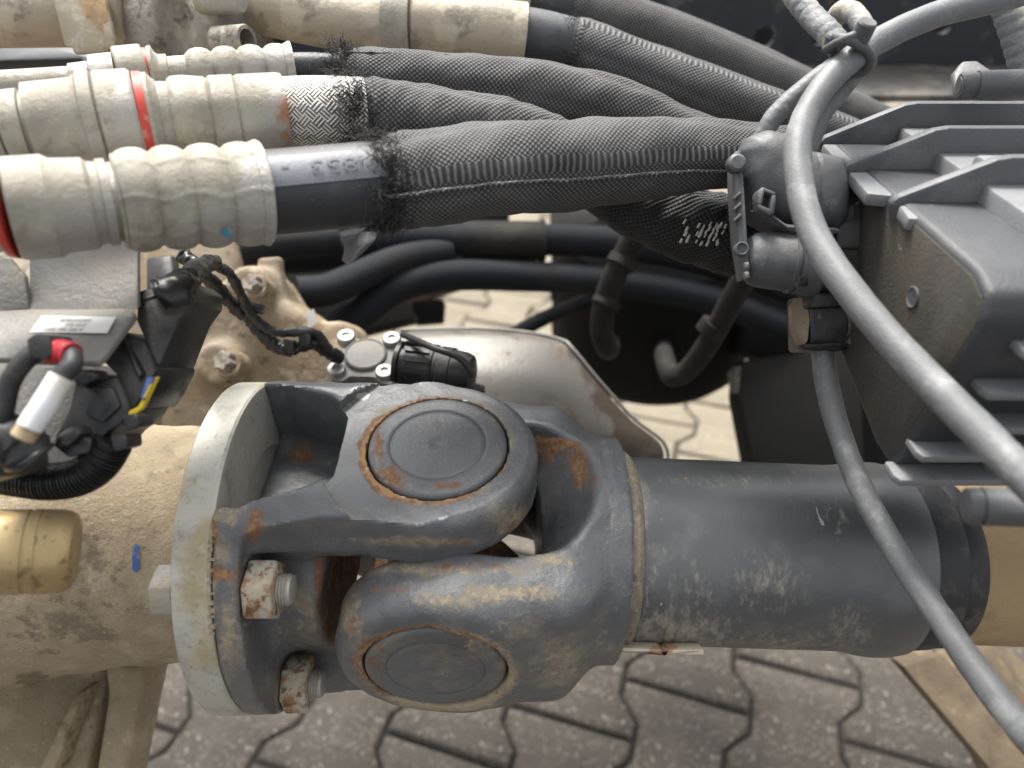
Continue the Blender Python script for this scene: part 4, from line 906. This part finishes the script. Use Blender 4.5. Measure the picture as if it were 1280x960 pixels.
turned('wire_braid', B, [(350, 42), (357, 43), (400, 44), (455, 44)], M['braid'], hB, dense=40, angle=0, attrs=lambda V: dict(rust=blobs(V, [(362, 130, 14, 26, .55), (380, 150, 14, 14, .6), (420, 175, 20, 12, .5), (372, 175, 20, 12, .45)])))
ptsB = [(440, 141, .354, 42), (480, 143, .358, 42), (560, 152, .368, 40), (640, 168, .382, 40), (700, 190, .396, 41), (760, 228, .408, 42), (820, 262, .412, 46), (880, 286, .410, 48), (925, 300, .408, 44), (960, 310, .410, 30)]
s_, W_ = sleeve(hB, ptsB[:5], M['sleeve'], n=90, wob=.026)
fringe(hB, W_[1], 42 * .355 / F, W_[3] - W_[0], 900, .012); fringe(hB, W_[4], 42 * .356 / F, W_[3] - W_[0], 800, .007)
s2, W2_ = sleeve(hB, ptsB[4:], M['darksleeve'], n=90, wob=.03); lab(s2, 'loose black sleeve hanging below, torn through to pale thread')
# pale threads showing through the torn patch
V, Fc = [], []
for r_ in range(6):
    for q_ in range(9):
        if RNG.uniform() < .12 + .05 * abs(q_ - 4) + .07 * abs(r_ - 2): continue
        x0, y0 = 846 + q_ * 6.2 + r_ * 2.2 + RNG.normal(0, 1), 300 - r_ * 4.6 + q_ * .6 + RNG.normal(0, .8); d0 = .408 - 47 * .409 / F - .0006
        L = RNG.uniform(2.5, 5.5); p = spline([(x0 - L * .3, y0 + L * .5, d0), (x0, y0, d0 - .0008), (x0 + L * .3, y0 - L * .5, d0)], 4)
        v, ff, _ = sweep(at(p[:, 0], p[:, 1], p[:, 2]), np.full(4, RNG.uniform(.0004, .0009)), 5, False); b = len(V); V += v.tolist(); Fc += [[q + b for q in f_] for f_ in ff]
stuff(obj('pale_threads', V, Fc, mat('pale_thread', (.46, .44, .40), .8), s2, angle=0))
# C: third hose
Cx = Axis([(-60, 112, .345), (90, 103, .360), (200, 93, .375), (365, 84, .395), (440, 88, .405)])
hC = thing('hydraulic_hose', 'third hose from the front, slim four-ridged collar, frayed black sleeve', 'hose', at(365, 84, .39), GH)
turned('pipe_end', Cx, [(-60, 19), (90, 19), (91, 22), (114, 23), (116, 22), (118, 30), (147, 30), (149, 26)], M['ferrule'], hC)
turned('coupling_nut', Cx, [(147, 24), (148, 34), (150, 36), (182, 36), (184, 35), (184, 24)], M['ferrule'], hC, flats=lambda x, th: .01 * np.cos(6 * th))
turned('red_ring', Cx, [(183, 24), (184, 32), (189, 32), (190, 24)], M['redring'], hC)
turned('crimp_collar', Cx, [(189, 24), (190, 33), (195, 34), (198, 27), (202, 23), (212, 23), (213, 20), (235, 20)] + crimp(236, 364, 28, 4, 6, 2) + [(366, 30), (366, 18)], M['ferrule'], hC, seg=80, flats=crimp_flats)
turned('rubber_hose', Cx, [(360, 17), (440, 18)], M['hoserub'], hC, dense=10)
ptsC = [(428, 86, .404, 22), (445, 92, .405, 30), (520, 97, .410, 33), (600, 106, .416, 36), (700, 121, .424, 38), (780, 140, .432, 36), (860, 170, .442, 32), (930, 195, .452, 30)]
s_, W_ = sleeve(hC, ptsC, M['sleeve'], wob=.028)
p = spline(ptsC, 60)[4:-10]
tube('seam_cord', np.column_stack([p[:, 0], p[:, 1] - p[:, 3] * .86, p[:, 2] - .010]), .0011, M['sleeve'], hC, n=len(p), seg=8, wob=.3, ws=120)
fringe(hC, W_[2], 26 * .405 / F, W_[5] - W_[0], 700, .010)
# D: hose from the dusty pipe
D = Axis([(480, 26, .46), (515, 28, .46), (655, 46, .468), (720, 62, .474)])
hD = thing('hydraulic_hose', 'hose leaving the thick dusty steel pipe, woven sleeve with a stitched stripe', 'hose', at(650, 46, .47), GH)
tube('steel_pipe', [(310, 6, .45, .0165), (350, 12, .45, .0165), (400, 22, .452, .0165), (440, 28, .455, .0165), (486, 27, .46, .0165)], None, M['pipe'], hD, n=40, seg=32)
turned('pipe_collar', D, [(480, 30), (481, 37), (514, 38), (515, 30)], M['ferrule'], hD)
turned('crimp_collar', D, [(512, 30), (516, 36), (650, 39), (655, 39), (656, 30)], M['pipe'], hD, seg=48)
turned('rubber_hose', D, [(650, 34), (722, 35)], M['hoserub'], hD, dense=10)
ptsD = [(714, 60, .473, 36), (730, 64, .474, 37), (800, 88, .476, 35), (900, 122, .480, 33), (1000, 158, .486, 31), (1090, 190, .492, 29), (1150, 215, .496, 28)]
s_, W_ = sleeve(hD, ptsD, mat('striped_sleeve', (.016, .017, .019), .68, 0, [dict(c=(.055, .055, .056), s=30, d=5, lo=.4, hi=.7, w=.5)], [(40, .6)], uvbump=dict(kind='weave', pu=.0027, pv=.0025, h=.45, c2=(.145, .145, .147), band=(-.0125, -.006))), n=110, wob=.012)
fringe(hD, W_[1], 36 * .473 / F, W_[3] - W_[0], 220, .010)
# E: rearmost hose
E = Axis([(560, -8, .53), (655, -2, .535), (720, 14, .54)])
hE = thing('hydraulic_hose', 'rearmost hose leaving the top edge above the others', 'hose', at(690, 5, .54), GH)
turned('crimp_collar', E, [(560, 30), (650, 31), (660, 31), (661, 24)], M['pipe'], hE)
turned('rubber_hose', E, [(655, 27), (725, 28)], M['hoserub'], hE, dense=8)
ptsE = [(716, 14, .54, 33), (740, 18, .54, 34), (850, 54, .542, 33), (1000, 116, .546, 30), (1080, 152, .550, 28), (1160, 190, .555, 27)]
s_, W_ = sleeve(hE, ptsE, M['sleeve'], n=110, wob=.010)
fringe(hE, W_[1], 33 * .54 / F, W_[3] - W_[0], 160, .010)

#@@TOPLEFT
# ------------------------------------------------------------------ pipes and castings top left
tp = tube('steel_pipe', [(-60, 18, .44), (40, 17, .44), (160, 16, .445)], .0185, M['pipe'], None, n=30, seg=40); tag(tp, 'thick dusty grey pipe in the top left corner', 'pipe')
slab('pipe_clamp', [(64, -20, .420), (128, -20, .421), (131, 0, .418), (144, 54, .424), (144, 58, .425), (136, 60, .426), (135, 65, .427), (92, 66, .427), (89, 58, .426), (80, 56, .425), (68, 4, .418)], .0035, M['clamp'], None, bevel=.0008)
tag(bpy.data.objects['pipe_clamp'], 'rust speckled flat metal strap over the pipe in the top left corner', 'clamp')
vc = thing('valve_casting', 'grey dusty casting with a tube stub at the top left, behind the hoses', 'casting', at(240, 40, .45))
loft('casting', [[(150, -30, .44), (200, -30, .425), (236, -30, .440), (270, -30, .425), (340, -30, .44)], [(145, 0, .44), (190, 0, .425), (226, 2, .442), (268, 0, .425), (340, 0, .45)], [(152, 35, .44), (190, 32, .428), (226, 34, .445), (265, 32, .43), (340, 40, .455)], [(158, 70, .445), (190, 70, .435), (224, 78, .448), (270, 68, .44), (345, 66, .465)], [(160, 100, .46), (190, 100, .45), (224, 104, .455), (270, 100, .45), (345, 90, .475)]], .02, M['greycast'], vc, 50, 30)
lathe('tube_stub', at(290, 51, .42), d2w([.85, -.12, .35]), [(-.01, 0), (-.01, .0082), (.010, .0082), (.011, .0078), (.011, .0058), (.002, .0056), (.002, 0)], M['greycast'], vc, 32)
lathe('tube_stub', at(270, 0, .42), d2w([.95, -.12, .2]), [(-.01, 0), (-.01, .0075), (.014, .0075), (.016, .006), (.016, 0)], M['ferrule'], vc, 32)
tag(slab('support_channel', [(-60, 62, .50), (60, 56, .50), (150, 60, .50), (170, 86, .49), (110, 88, .488), (100, 74, .49), (0, 76, .488), (-60, 84, .488)], .02, M['rail'], None, bevel=.002), 'flat dark steel channel under the thick pipe, top left', 'bracket')

#@@BACK
# ------------------------------------------------------------------ frame rail with punched holes
fr = thing('frame_rail', 'black vehicle frame rail with round holes along the top edge', 'frame rail', (0, .95, .9))
def ray_plane_y(px, py, Y):
    d = d2w([(px - 640) / F, -(py - 480) / F, -1]); return CL + d * (Y / d[1])
RY = .95
zlip = ray_plane_y(1000, 80, RY)[2]
bm = bmesh.new(); x0, x1, z1 = -1.6, 1.6, zlip + .22
outer = [bm.verts.new((x, RY, z)) for x, z in ((x0, zlip), (x1, zlip), (x1, z1), (x0, z1))]
edges = [bm.edges.new((outer[i], outer[(i + 1) % 4])) for i in range(4)]
holes = [(348, 46, 13), (955, 47, 13), (883, 42, 9), (1024, 47, 9), (620, 40, 12), (480, 46, 12), (1180, 30, 12)]
for (px, py, r) in holes:
    c = ray_plane_y(px, py, RY); dpt = -w2c(c)[2]; rr = r * dpt / F
    vs = [bm.verts.new((c[0] + rr * math.cos(t), RY, c[2] + rr * math.sin(t))) for t in np.arange(24) / 24 * 2 * np.pi]
    edges += [bm.edges.new((vs[i], vs[(i + 1) % 24])) for i in range(24)]
bmesh.ops.triangle_fill(bm, use_beauty=True, use_dissolve=False, edges=edges)
ext = bmesh.ops.extrude_face_region(bm, geom=list(bm.faces)); vs = [g for g in ext['geom'] if isinstance(g, bmesh.types.BMVert)]
bmesh.ops.translate(bm, verts=vs, vec=(0, .008, 0))
bm_obj('web_plate', bm, M['rail'], fr, 30)
def wbox(name, lo, hi, m, parent=None, bevel=.003):
    return box_local(name, np.zeros(3), np.eye(3), lo, hi, m, parent, bevel)
wbox('lower_flange', (-1.6, RY - .14, zlip - .009), (1.6, RY + .006, zlip - .001), M['raillip'], fr)
wbox('back_plate', (-1.6, RY + .14, zlip - .05), (1.6, RY + .148, zlip + .22), M['rail'], fr)
tag(tube('thin_pipe', [(770, 26, .90), (800, 12, .90), (860, -14, .90)], .0075, M['cable'], None, n=12), 'upper of two thin grey pipes before the frame rail', 'pipe')
tag(tube('thin_pipe', [(800, 34, .90), (850, 12, .90), (900, -12, .90)], .0085, M['cable'], None, n=12), 'lower of two thin grey pipes before the frame rail', 'pipe')

# ------------------------------------------------------------------ dark pipes in the background
GP = 'dark pipes in the gap below the hoses'
def pipe(label, pts, r, m='darkpipe', group=GP, n=50): return tag(tube('dark_pipe', pts, r, M[m], None, n=n, seg=20), label, 'pipe', group)
pb = pipe('upper dark pipe running straight below the front hose', [(290, 330, .72), (340, 322, .72), (400, 318, .73), (480, 300, .74), (600, 300, .76), (760, 303, .78), (900, 330, .80), (1040, 380, .82)], .0165)
ax2 = Axis([(560, 301, .76), (720, 302, .775)])
turned('clamp_sleeve', ax2, [(578, 20), (579, 25), (640, 25), (674, 25), (676, 27), (680, 27), (681, 20)], M['darkrubber'], pb)
pb2 = pipe('lower dark pipe bending down to the left under the upper one', [(420, 420, .70), (460, 385, .71), (500, 358, .72), (560, 345, .74), (640, 345, .76), (760, 352, .78), (880, 372, .80), (1000, 415, .82)], .0155)
pipe('dark pipe curving down beside the tan cover', [(372, 366, .66), (410, 362, .67), (450, 345, .69), (500, 325, .72), (560, 315, .75)], .0145)
pipe('dark pipe slanting down behind the tan cover', [(400, 420, .70), (440, 390, .71), (490, 352, .73), (560, 322, .77)], .0135)
pipe('short dark pipe at the tip of the tan cover', [(300, 314, .66), (345, 306, .67), (420, 300, .70)], .014)
tag(tube('strut_tube', [(630, 425, .80), (680, 398, .84), (745, 370, .88)], .0085, M['darkpipe'], None, n=10), 'straight black tube ending above the heat shield', 'strut')
elb = tube('elbow_hose', [(800, 285, .62), (775, 330, .64), (758, 372, .66), (752, 410, .68), (760, 436, .72), (765, 428, .90)], .0105, M['darkrubber'], None, n=50); tag(elb, 'dark grey bent hose with two clamps before the round tank', 'hose', GP)
for (x, y, d, ang) in ((776, 328, .637, 0), (757, 378, .66, 0)):
    tube('hose_clamp', [(x + 4, y - 5, d), (x - 2, y + 5, d)], .0128, M['darkrubber'], elb, n=6)
elb2 = tube('elbow_hose', [(940, 330, .58), (915, 375, .60), (888, 425, .63), (860, 462, .66), (840, 470, .68), (831, 448, .72), (830, 440, .80), (830, 432, .93)], .0095, M['darkrubber'], None, n=60); tag(elb2, 'dark grey hose hooking up at its lower end, right of the round tank', 'hose', GP)
tube('hose_clamp', [(893, 404, .617), (884, 416, .622)], .0112, M['darkrubber'], elb2, n=6)
# round tank hanging behind
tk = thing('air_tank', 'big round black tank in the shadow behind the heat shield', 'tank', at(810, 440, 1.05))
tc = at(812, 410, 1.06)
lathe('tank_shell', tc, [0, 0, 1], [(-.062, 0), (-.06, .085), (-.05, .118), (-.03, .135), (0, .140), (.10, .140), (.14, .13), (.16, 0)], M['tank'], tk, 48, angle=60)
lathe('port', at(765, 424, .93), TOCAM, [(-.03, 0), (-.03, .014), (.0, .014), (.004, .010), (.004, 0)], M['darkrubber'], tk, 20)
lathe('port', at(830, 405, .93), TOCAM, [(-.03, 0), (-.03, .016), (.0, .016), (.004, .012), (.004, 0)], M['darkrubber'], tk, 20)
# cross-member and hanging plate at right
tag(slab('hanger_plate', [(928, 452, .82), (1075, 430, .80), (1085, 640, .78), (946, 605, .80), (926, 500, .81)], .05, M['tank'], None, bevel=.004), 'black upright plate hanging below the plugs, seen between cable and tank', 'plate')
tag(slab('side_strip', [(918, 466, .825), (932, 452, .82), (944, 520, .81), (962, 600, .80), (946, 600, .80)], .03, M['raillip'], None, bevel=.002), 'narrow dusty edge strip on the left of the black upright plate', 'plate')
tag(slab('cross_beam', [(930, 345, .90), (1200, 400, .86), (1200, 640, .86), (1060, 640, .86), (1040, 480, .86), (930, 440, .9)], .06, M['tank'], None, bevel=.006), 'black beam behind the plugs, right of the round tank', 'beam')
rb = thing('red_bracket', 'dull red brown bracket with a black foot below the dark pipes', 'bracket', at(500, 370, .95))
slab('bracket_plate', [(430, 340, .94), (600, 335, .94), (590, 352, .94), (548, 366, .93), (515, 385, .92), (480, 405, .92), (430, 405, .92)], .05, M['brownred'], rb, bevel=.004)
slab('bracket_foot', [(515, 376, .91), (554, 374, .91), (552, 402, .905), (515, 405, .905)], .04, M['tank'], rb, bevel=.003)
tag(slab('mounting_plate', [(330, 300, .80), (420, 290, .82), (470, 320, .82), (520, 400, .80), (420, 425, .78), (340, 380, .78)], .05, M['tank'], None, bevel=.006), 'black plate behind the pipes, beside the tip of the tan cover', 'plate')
cm = tag(slab('cross_member', [(250, 235, .98), (636, 258, .98), (638, 318, .96), (520, 338, .95), (250, 420, .90)], .05, M['tank'], None, bevel=.004), 'black cross member in the shadow behind the left ends of the dark pipes', 'beam')  # dark fill added where the gap behind the pipes lies in shade
tag(slab('cross_member', [(744, 250, 1.02), (960, 262, 1.02), (1200, 320, 1.0), (1200, 400, 1.0), (760, 372, 1.0), (690, 372, 1.0), (692, 280, 1.02)], .05, M['tank'], None, bevel=.004), 'black cross member above the round tank behind the bent hoses', 'beam')  # second dark fill slab, added for the shade over the tank
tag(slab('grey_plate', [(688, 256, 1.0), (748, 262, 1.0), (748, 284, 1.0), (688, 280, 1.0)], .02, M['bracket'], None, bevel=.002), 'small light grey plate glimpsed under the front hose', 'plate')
# dusty strut lower right
ss_ = tag(slab('support_strut', [(1128, 832, .66), (1172, 818, .665), (1236, 868, .655), (1300, 935, .645), (1350, 1010, .63), (1262, 1010, .62), (1236, 960, .63)], .03, M['brown'], None, bevel=.002), 'dusty brown steel strut slanting down in the lower right corner', 'strut')
slab('upper_web', [(1172, 818, .667), (1230, 790, .72), (1420, 930, .70), (1420, 1010, .69), (1350, 1010, .632), (1236, 868, .657)], .006, M['brown'], ss_, bevel=.001)
#@@ECU
# ------------------------------------------------------------------ finned control box, right
EO = np.array([.160, .126, -.384]); EXx, EFv, EU = np.array([1., 0, 0]), np.array([0, -.574, .819]), np.array([0, .819, .574])
def e2w(x, f, u): return c2w(EO + x * EXx + f * EFv + u * EU)
ecu = thing('control_box', 'finned grey plastic control box with a dusty left side, right edge', 'control box', e2w(.1, .07, -.05))
AX = [d2w(EXx), d2w(EFv), d2w(EU)]
EW = .22
prof = [(0, -.004), (.006, 0), (.148, 0), (.159, -.004), (.163, -.013), (.1455, -.094), (.141, -.0985), (.126, -.0985), (.07, -.084), (.02, -.05), (0, -.02)]
side = np.array([e2w(.004, f, u) for f, u in prof])
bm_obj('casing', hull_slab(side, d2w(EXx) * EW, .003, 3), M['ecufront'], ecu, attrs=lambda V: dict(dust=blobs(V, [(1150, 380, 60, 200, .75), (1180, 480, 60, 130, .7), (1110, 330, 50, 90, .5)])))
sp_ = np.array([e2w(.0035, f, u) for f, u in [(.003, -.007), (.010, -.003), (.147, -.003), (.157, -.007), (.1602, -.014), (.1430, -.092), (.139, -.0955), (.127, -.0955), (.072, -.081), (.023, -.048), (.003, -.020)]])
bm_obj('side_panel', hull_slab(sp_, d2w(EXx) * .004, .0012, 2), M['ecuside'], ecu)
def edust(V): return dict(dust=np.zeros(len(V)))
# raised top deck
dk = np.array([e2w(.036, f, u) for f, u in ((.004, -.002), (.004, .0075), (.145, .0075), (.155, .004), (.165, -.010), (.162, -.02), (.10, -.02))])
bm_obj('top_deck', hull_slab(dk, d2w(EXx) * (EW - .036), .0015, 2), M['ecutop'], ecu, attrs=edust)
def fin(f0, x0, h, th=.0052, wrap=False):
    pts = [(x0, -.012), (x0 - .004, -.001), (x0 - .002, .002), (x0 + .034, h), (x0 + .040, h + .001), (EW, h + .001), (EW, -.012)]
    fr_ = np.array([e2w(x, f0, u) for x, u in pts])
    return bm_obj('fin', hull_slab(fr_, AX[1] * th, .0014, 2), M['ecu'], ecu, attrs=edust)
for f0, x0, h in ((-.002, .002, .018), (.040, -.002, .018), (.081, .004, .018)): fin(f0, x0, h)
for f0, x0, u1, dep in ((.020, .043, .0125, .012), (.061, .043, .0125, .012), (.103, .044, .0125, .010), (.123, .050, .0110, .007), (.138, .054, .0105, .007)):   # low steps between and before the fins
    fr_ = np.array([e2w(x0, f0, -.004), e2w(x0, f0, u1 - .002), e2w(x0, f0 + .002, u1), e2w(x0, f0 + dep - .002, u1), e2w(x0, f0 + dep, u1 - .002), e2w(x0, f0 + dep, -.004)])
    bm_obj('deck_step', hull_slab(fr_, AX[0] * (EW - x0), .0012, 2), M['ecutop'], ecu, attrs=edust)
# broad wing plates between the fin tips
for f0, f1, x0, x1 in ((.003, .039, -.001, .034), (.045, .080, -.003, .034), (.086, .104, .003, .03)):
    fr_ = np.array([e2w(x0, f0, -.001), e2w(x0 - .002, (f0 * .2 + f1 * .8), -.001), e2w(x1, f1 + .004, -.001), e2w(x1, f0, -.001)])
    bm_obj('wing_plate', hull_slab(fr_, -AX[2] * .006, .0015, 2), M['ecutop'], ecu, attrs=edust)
# ledges on the upright front
for u, x0 in ((-.022, .018), (-.0415, .013), (-.061, .011), (-.0785, .004), (-.0945, .001)):
    fl = .163 + .216 * (u + .013); fr_ = np.array([e2w(x0, fl - .003, u), e2w(x0, fl + .006, u), e2w(x0 + .0015, fl + .0095, u), e2w(EW, fl + .0095, u), e2w(EW, fl - .003, u)])
    bm_obj('ledge', hull_slab(fr_, -AX[2] * .0035, .0008, 2), M['ecutop'], ecu, attrs=edust)
# round dimple and cast marks on the dusty side
lathe('dimple_ring', e2w(.0035, .118, -.028), -d2w(EXx), [(-.002, 0), (-.002, .0045), (.0007, .0045), (.0009, .004), (.0004, .0034), (.0003, 0)], M['ecu'], ecu, 24, edust)
v, f = text_mesh('K', .012)
obj('cast_mark', [e2w(.0036, .070 + p[0], -.070 + p[1]) - d2w(EXx) * .0006 for p in v], f, M['ecu'], ecu, attrs=dict(dust=np.full(len(v), .9)), angle=0)
lathe('cast_ring', e2w(.0035, .070, -.070), -d2w(EXx), [(0, .0075), (.0008, .0075), (.0008, .0066), (0, .0066)], M['ecu'], ecu, 28, edust)
# mounting pins
for (xa, ya, xb, yb, da, hw, t) in ((1198, 107, 1300, 104, .36, 17, 'upper mounting pin, pale end'), (1205, 632, 1310, 636, .262, 24, 'lower mounting pin, rusty end')):
    ax = Axis([(xa, ya, da), (xb, yb, da - .006)])
    o = turned('mounting_pin', ax, [(xa, 0), (xa, hw * .55), (xa + 1, hw * .6), (xa + 1, hw * .8), (xa + 3, hw * .92), (xa + 17, hw * .95), (xa + 18, hw * .86), (xa + 21, hw * .86), (xa + 22, hw), (xb, hw)], M['greyp'], ecu, 40); lab(o, t)
tag(slab('fin_tab', [(1192, 92, .41), (1205, 76, .41), (1222, 76, .41), (1246, 92, .40), (1250, 106, .40), (1196, 116, .40)], .004, M['greyp'], None, bevel=.001), 'little dusty tab standing behind the upper pin of the control box', 'bracket')

# ------------------------------------------------------------------ plugs at the box
GC = 'plugs on the control box'
cu = thing('cable_connector', 'upper large dusty grey plug hood with a latch loop, left of the fins', 'connector', at(990, 230, .36), GC)
def hood(x, y, z):                                                   # pixel-like units at depth .355
    s = .355 / F; px, py = x / s + 640, 480 - y / s
    body = smax(sdpoly(px, py, [(921, 192), (930, 174), (955, 164), (985, 170), (1010, 190), (1052, 200), (1054, 276), (1044, 288), (1006, 288), (970, 268), (930, 225)]) * s, np.abs(z + .010) - .024, .016)
    d = smin(body, rcyl(np.hypot((py - 238 - (px - 990) * .15) * s, z + .006), x, 38 * s, (935 - 640) * s, (1050 - 640) * s, .006), .008)
    d = smax(d, -(np.maximum(np.abs(px - 1012) - 1.5, -(z - .004)) * s), .0008)
    return d
s_ = .355 / F
P, Q = surface_nets(hood, (275 * s_, 185 * s_, -.040), (420 * s_, 325 * s_, .024), .0013)
obj('hood', c2w(np.column_stack([P[:, 0], P[:, 1], P[:, 2] - .355])), Q, M['greyp'], cu, angle=50)
for nm, q in (('latch_frame', [(947, 240, .3375), (953, 233, .337), (957, 236, .3365), (952, 258, .3365), (947, 254, .337)]), ('latch_frame', [(953, 233, .337), (970, 240, .336), (970, 246, .336), (955, 239, .3365)]), ('latch_frame', [(965, 243, .336), (971, 244, .3358), (968, 268, .336), (962, 266, .3362)]), ('latch_frame', [(947, 254, .3368), (966, 262, .336), (964, 270, .336), (949, 262, .3368)])):
    slab(nm, q, .008, M['greyp'], cu, bevel=.0008)
slab('hood_skirt', [(936, 262, .345), (960, 262, .340), (985, 280, .340), (1050, 284, .342), (1052, 292, .342), (1000, 293, .342), (968, 280, .342)], .02, M['greyp'], cu, bevel=.0015)
slab('locking_lever', [(917, 190, .345), (926, 186, .345), (930, 222, .343), (934, 285, .342), (938, 345, .342), (930, 350, .343), (922, 300, .344), (918, 240, .345)], .012, M['greyp'], cu, bevel=.0012)
lathe('lever_pivot', at(921, 204, .343), TOCAM, [(-.004, 0), (-.004, .0042), (.001, .0042), (.002, .003), (.002, 0)], M['greyp'], cu, 20)
for y in (238, 252, 266): slab('lever_rib', [(917, y + 8, .342), (926, y, .342), (928, y + 3, .342), (918, y + 12, .342)], .003, M['greyp'], cu, bevel=.0005)
lathe('lever_eye', at(927, 311, .340), TOCAM, [(-.003, 0), (-.003, .0032), (.001, .0032), (.0012, .0026), (-.0002, .0018), (-.0002, 0)], M['greyp'], cu, 20)
for y in (328, 340): slab('lever_tooth', [(930, y, .339), (936, y - 1, .339), (938, y + 7, .339), (932, y + 8, .339)], .003, M['conduit'], cu, bevel=.0005)
slab('socket_block', [(1040, 222, .352), (1058, 212, .352), (1140, 240, .345), (1140, 260, .345), (1118, 312, .350), (1046, 312, .352)], .03, M['blackp'], cu, bevel=.002)
slab('socket_window', [(1054, 262, .3505), (1068, 256, .3505), (1068, 274, .3505), (1054, 276, .3505)], .003, M['greyp'], cu, bevel=.0006)
cl = thing('cable_connector', 'lower barrel shaped grey plug beneath the large hood', 'connector', at(980, 325, .36), GC)
ax = Axis([(925, 322, .352), (1045, 334, .350)])
turned('barrel', ax, [(931, 0), (931, 18), (934, 27), (940, 32), (950, 34.5), (985, 36), (986, 38), (990, 38), (991, 36), (1000, 36)], M['greyp'], cl, 64)
turned('end_sleeve', ax, [(992, 30), (993, 38), (1020, 39), (1024, 37), (1026, 30)], M['greyp'], cl, 64)
slab('window_frame', [(998, 346, .318), (1011, 345, .318), (1011, 357, .319), (998, 358, .319)], .004, M['blackp'], cl, bevel=.0006)
slab('socket_block', [(1026, 308, .352), (1116, 312, .352), (1100, 360, .352), (1030, 362, .352)], .03, M['blackp'], cl, bevel=.002)
c3 = thing('cable_connector', 'small black plug with muddy flank under the barrel plug, cable leaving downwards', 'connector', at(1040, 405, .37), GC)
slab('plug_body', [(1010, 366, .362), (1062, 362, .362), (1072, 380, .360), (1068, 432, .362), (1056, 440, .364), (1012, 438, .366)], .03, M['blackp'], c3, bevel=.003, segs=3)
slab('plug_cap', [(1012, 362, .358), (1058, 358, .358), (1068, 382, .356), (1012, 386, .358)], .02, M['blackp'], c3, bevel=.002)
slab('muddy_flank', [(994, 378, .370), (1010, 366, .364), (1014, 400, .363), (1012, 425, .364), (1006, 436, .366), (996, 410, .369)], .012, M['tan2'], c3, bevel=.003)
slab('bottom_lip', [(1004, 430, .358), (1052, 428, .358), (1054, 435, .358), (1006, 438, .359)], .014, M['blackp'], c3, bevel=.0012)
tube('strain_boot', [(1072, 375, .36), (1078, 405, .362), (1064, 432, .364)], .005, M['blackp'], c3, n=20)

#@@CABLES
# ------------------------------------------------------------------ grey cables
GK = 'grey cables at the control box'
def cable(label, pts, r, n=120, m='cable'): return tag(tube('cable', pts, r, M[m], None, n=n, seg=20, wob=.012, ws=30), label, 'cable', GK)
mc = cable('thick grey cable sweeping from the clip down across the control box', [(1330, -22, .345), (1250, -2, .345), (1160, 22, .342), (1080, 62, .338), (1030, 108, .332), (1002, 160, .326), (998, 215, .318), (1016, 290, .306), (1060, 360, .290), (1120, 432, .274), (1190, 505, .256), (1260, 575, .240), (1330, 645, .225)], .0059, 200)
cable('thinner grey cable running from the clip into the plug hood', [(1075, 62, .348), (1030, 92, .350), (992, 122, .352), (965, 150, .354), (948, 185, .358)], .0046)
cable('short grey cable behind the thick one', [(1080, 78, .352), (1052, 112, .356), (1030, 140, .358), (1012, 180, .36), (1000, 215, .362)], .0046)
cable('grey cable dropping from the small black plug across the drive shaft', [(1028, 425, .372), (1032, 470, .370), (1046, 530, .364), (1074, 605, .352), (1120, 690, .335), (1170, 765, .315), (1225, 845, .294), (1280, 915, .275), (1340, 985, .26)], .0056, 140)
clp = thing('cable_clip', 'grey plastic double clip holding the cables together at the upper right', 'clip', at(1066, 52, .34))
tube('clip_band', [(1044, 46, .333), (1060, 50, .326), (1078, 58, .328), (1090, 74, .334), (1082, 88, .342), (1070, 92, .348)], .0022, M['greyp'], clp, n=30, seg=10)
tube('clip_band', [(1032, 62, .338), (1046, 54, .330), (1064, 46, .325), (1082, 40, .328)], .0020, M['greyp'], clp, n=24, seg=10)
lathe('clip_stud', at(1079, 40, .325), d2w([.1, .6, .8]), [(-.006, 0), (-.006, .0042), (.004, .0042), (.0048, .0036), (.0048, 0)], M['greyp'], clp, 20)
slab('clip_tongue', [(1084, 34, .320), (1092, 29, .320), (1096, 33, .320), (1088, 40, .320)], .004, M['greyp'], clp, bevel=.0006)
lathe('clip_knob', at(1042, 47, .335), d2w([-.1, .6, .8]), [(-.006, 0), (-.006, .0036), (.001, .0036), (.002, .0028), (.002, 0)], M['greyp'], clp, 18)
def conduit(label, pts, r, turns):
    p = spline(pts, 160); rr = r * (1 + .05 * np.abs(np.sin(np.linspace(0, turns * np.pi, 160))))
    V, Fc, uv = sweep(at(p[:, 0], p[:, 1], p[:, 2]), rr, 20); return tag(obj('taped_conduit', V, Fc, M['conduit'], None, angle=50), label, 'conduit', GK)
conduit('dusty taped conduit coming down from the top edge into the clip', [(970, -40, .37), (992, -8, .366), (1012, 18, .360), (1034, 40, .350), (1052, 62, .346)], .0056, 12)
conduit('short taped conduit looping over beside the longer one at the clip', [(1044, 24, .372), (1052, 14, .366), (1066, 16, .360), (1078, 32, .352), (1086, 52, .344)], .0048, 5)
conduit('pale taped conduit in the upper right corner', [(1246, -30, .40), (1258, 8, .40), (1272, 50, .402), (1284, 95, .405)], .0072, 10)

for o in bpy.data.objects:
    if '_w' in o: del o['_w']
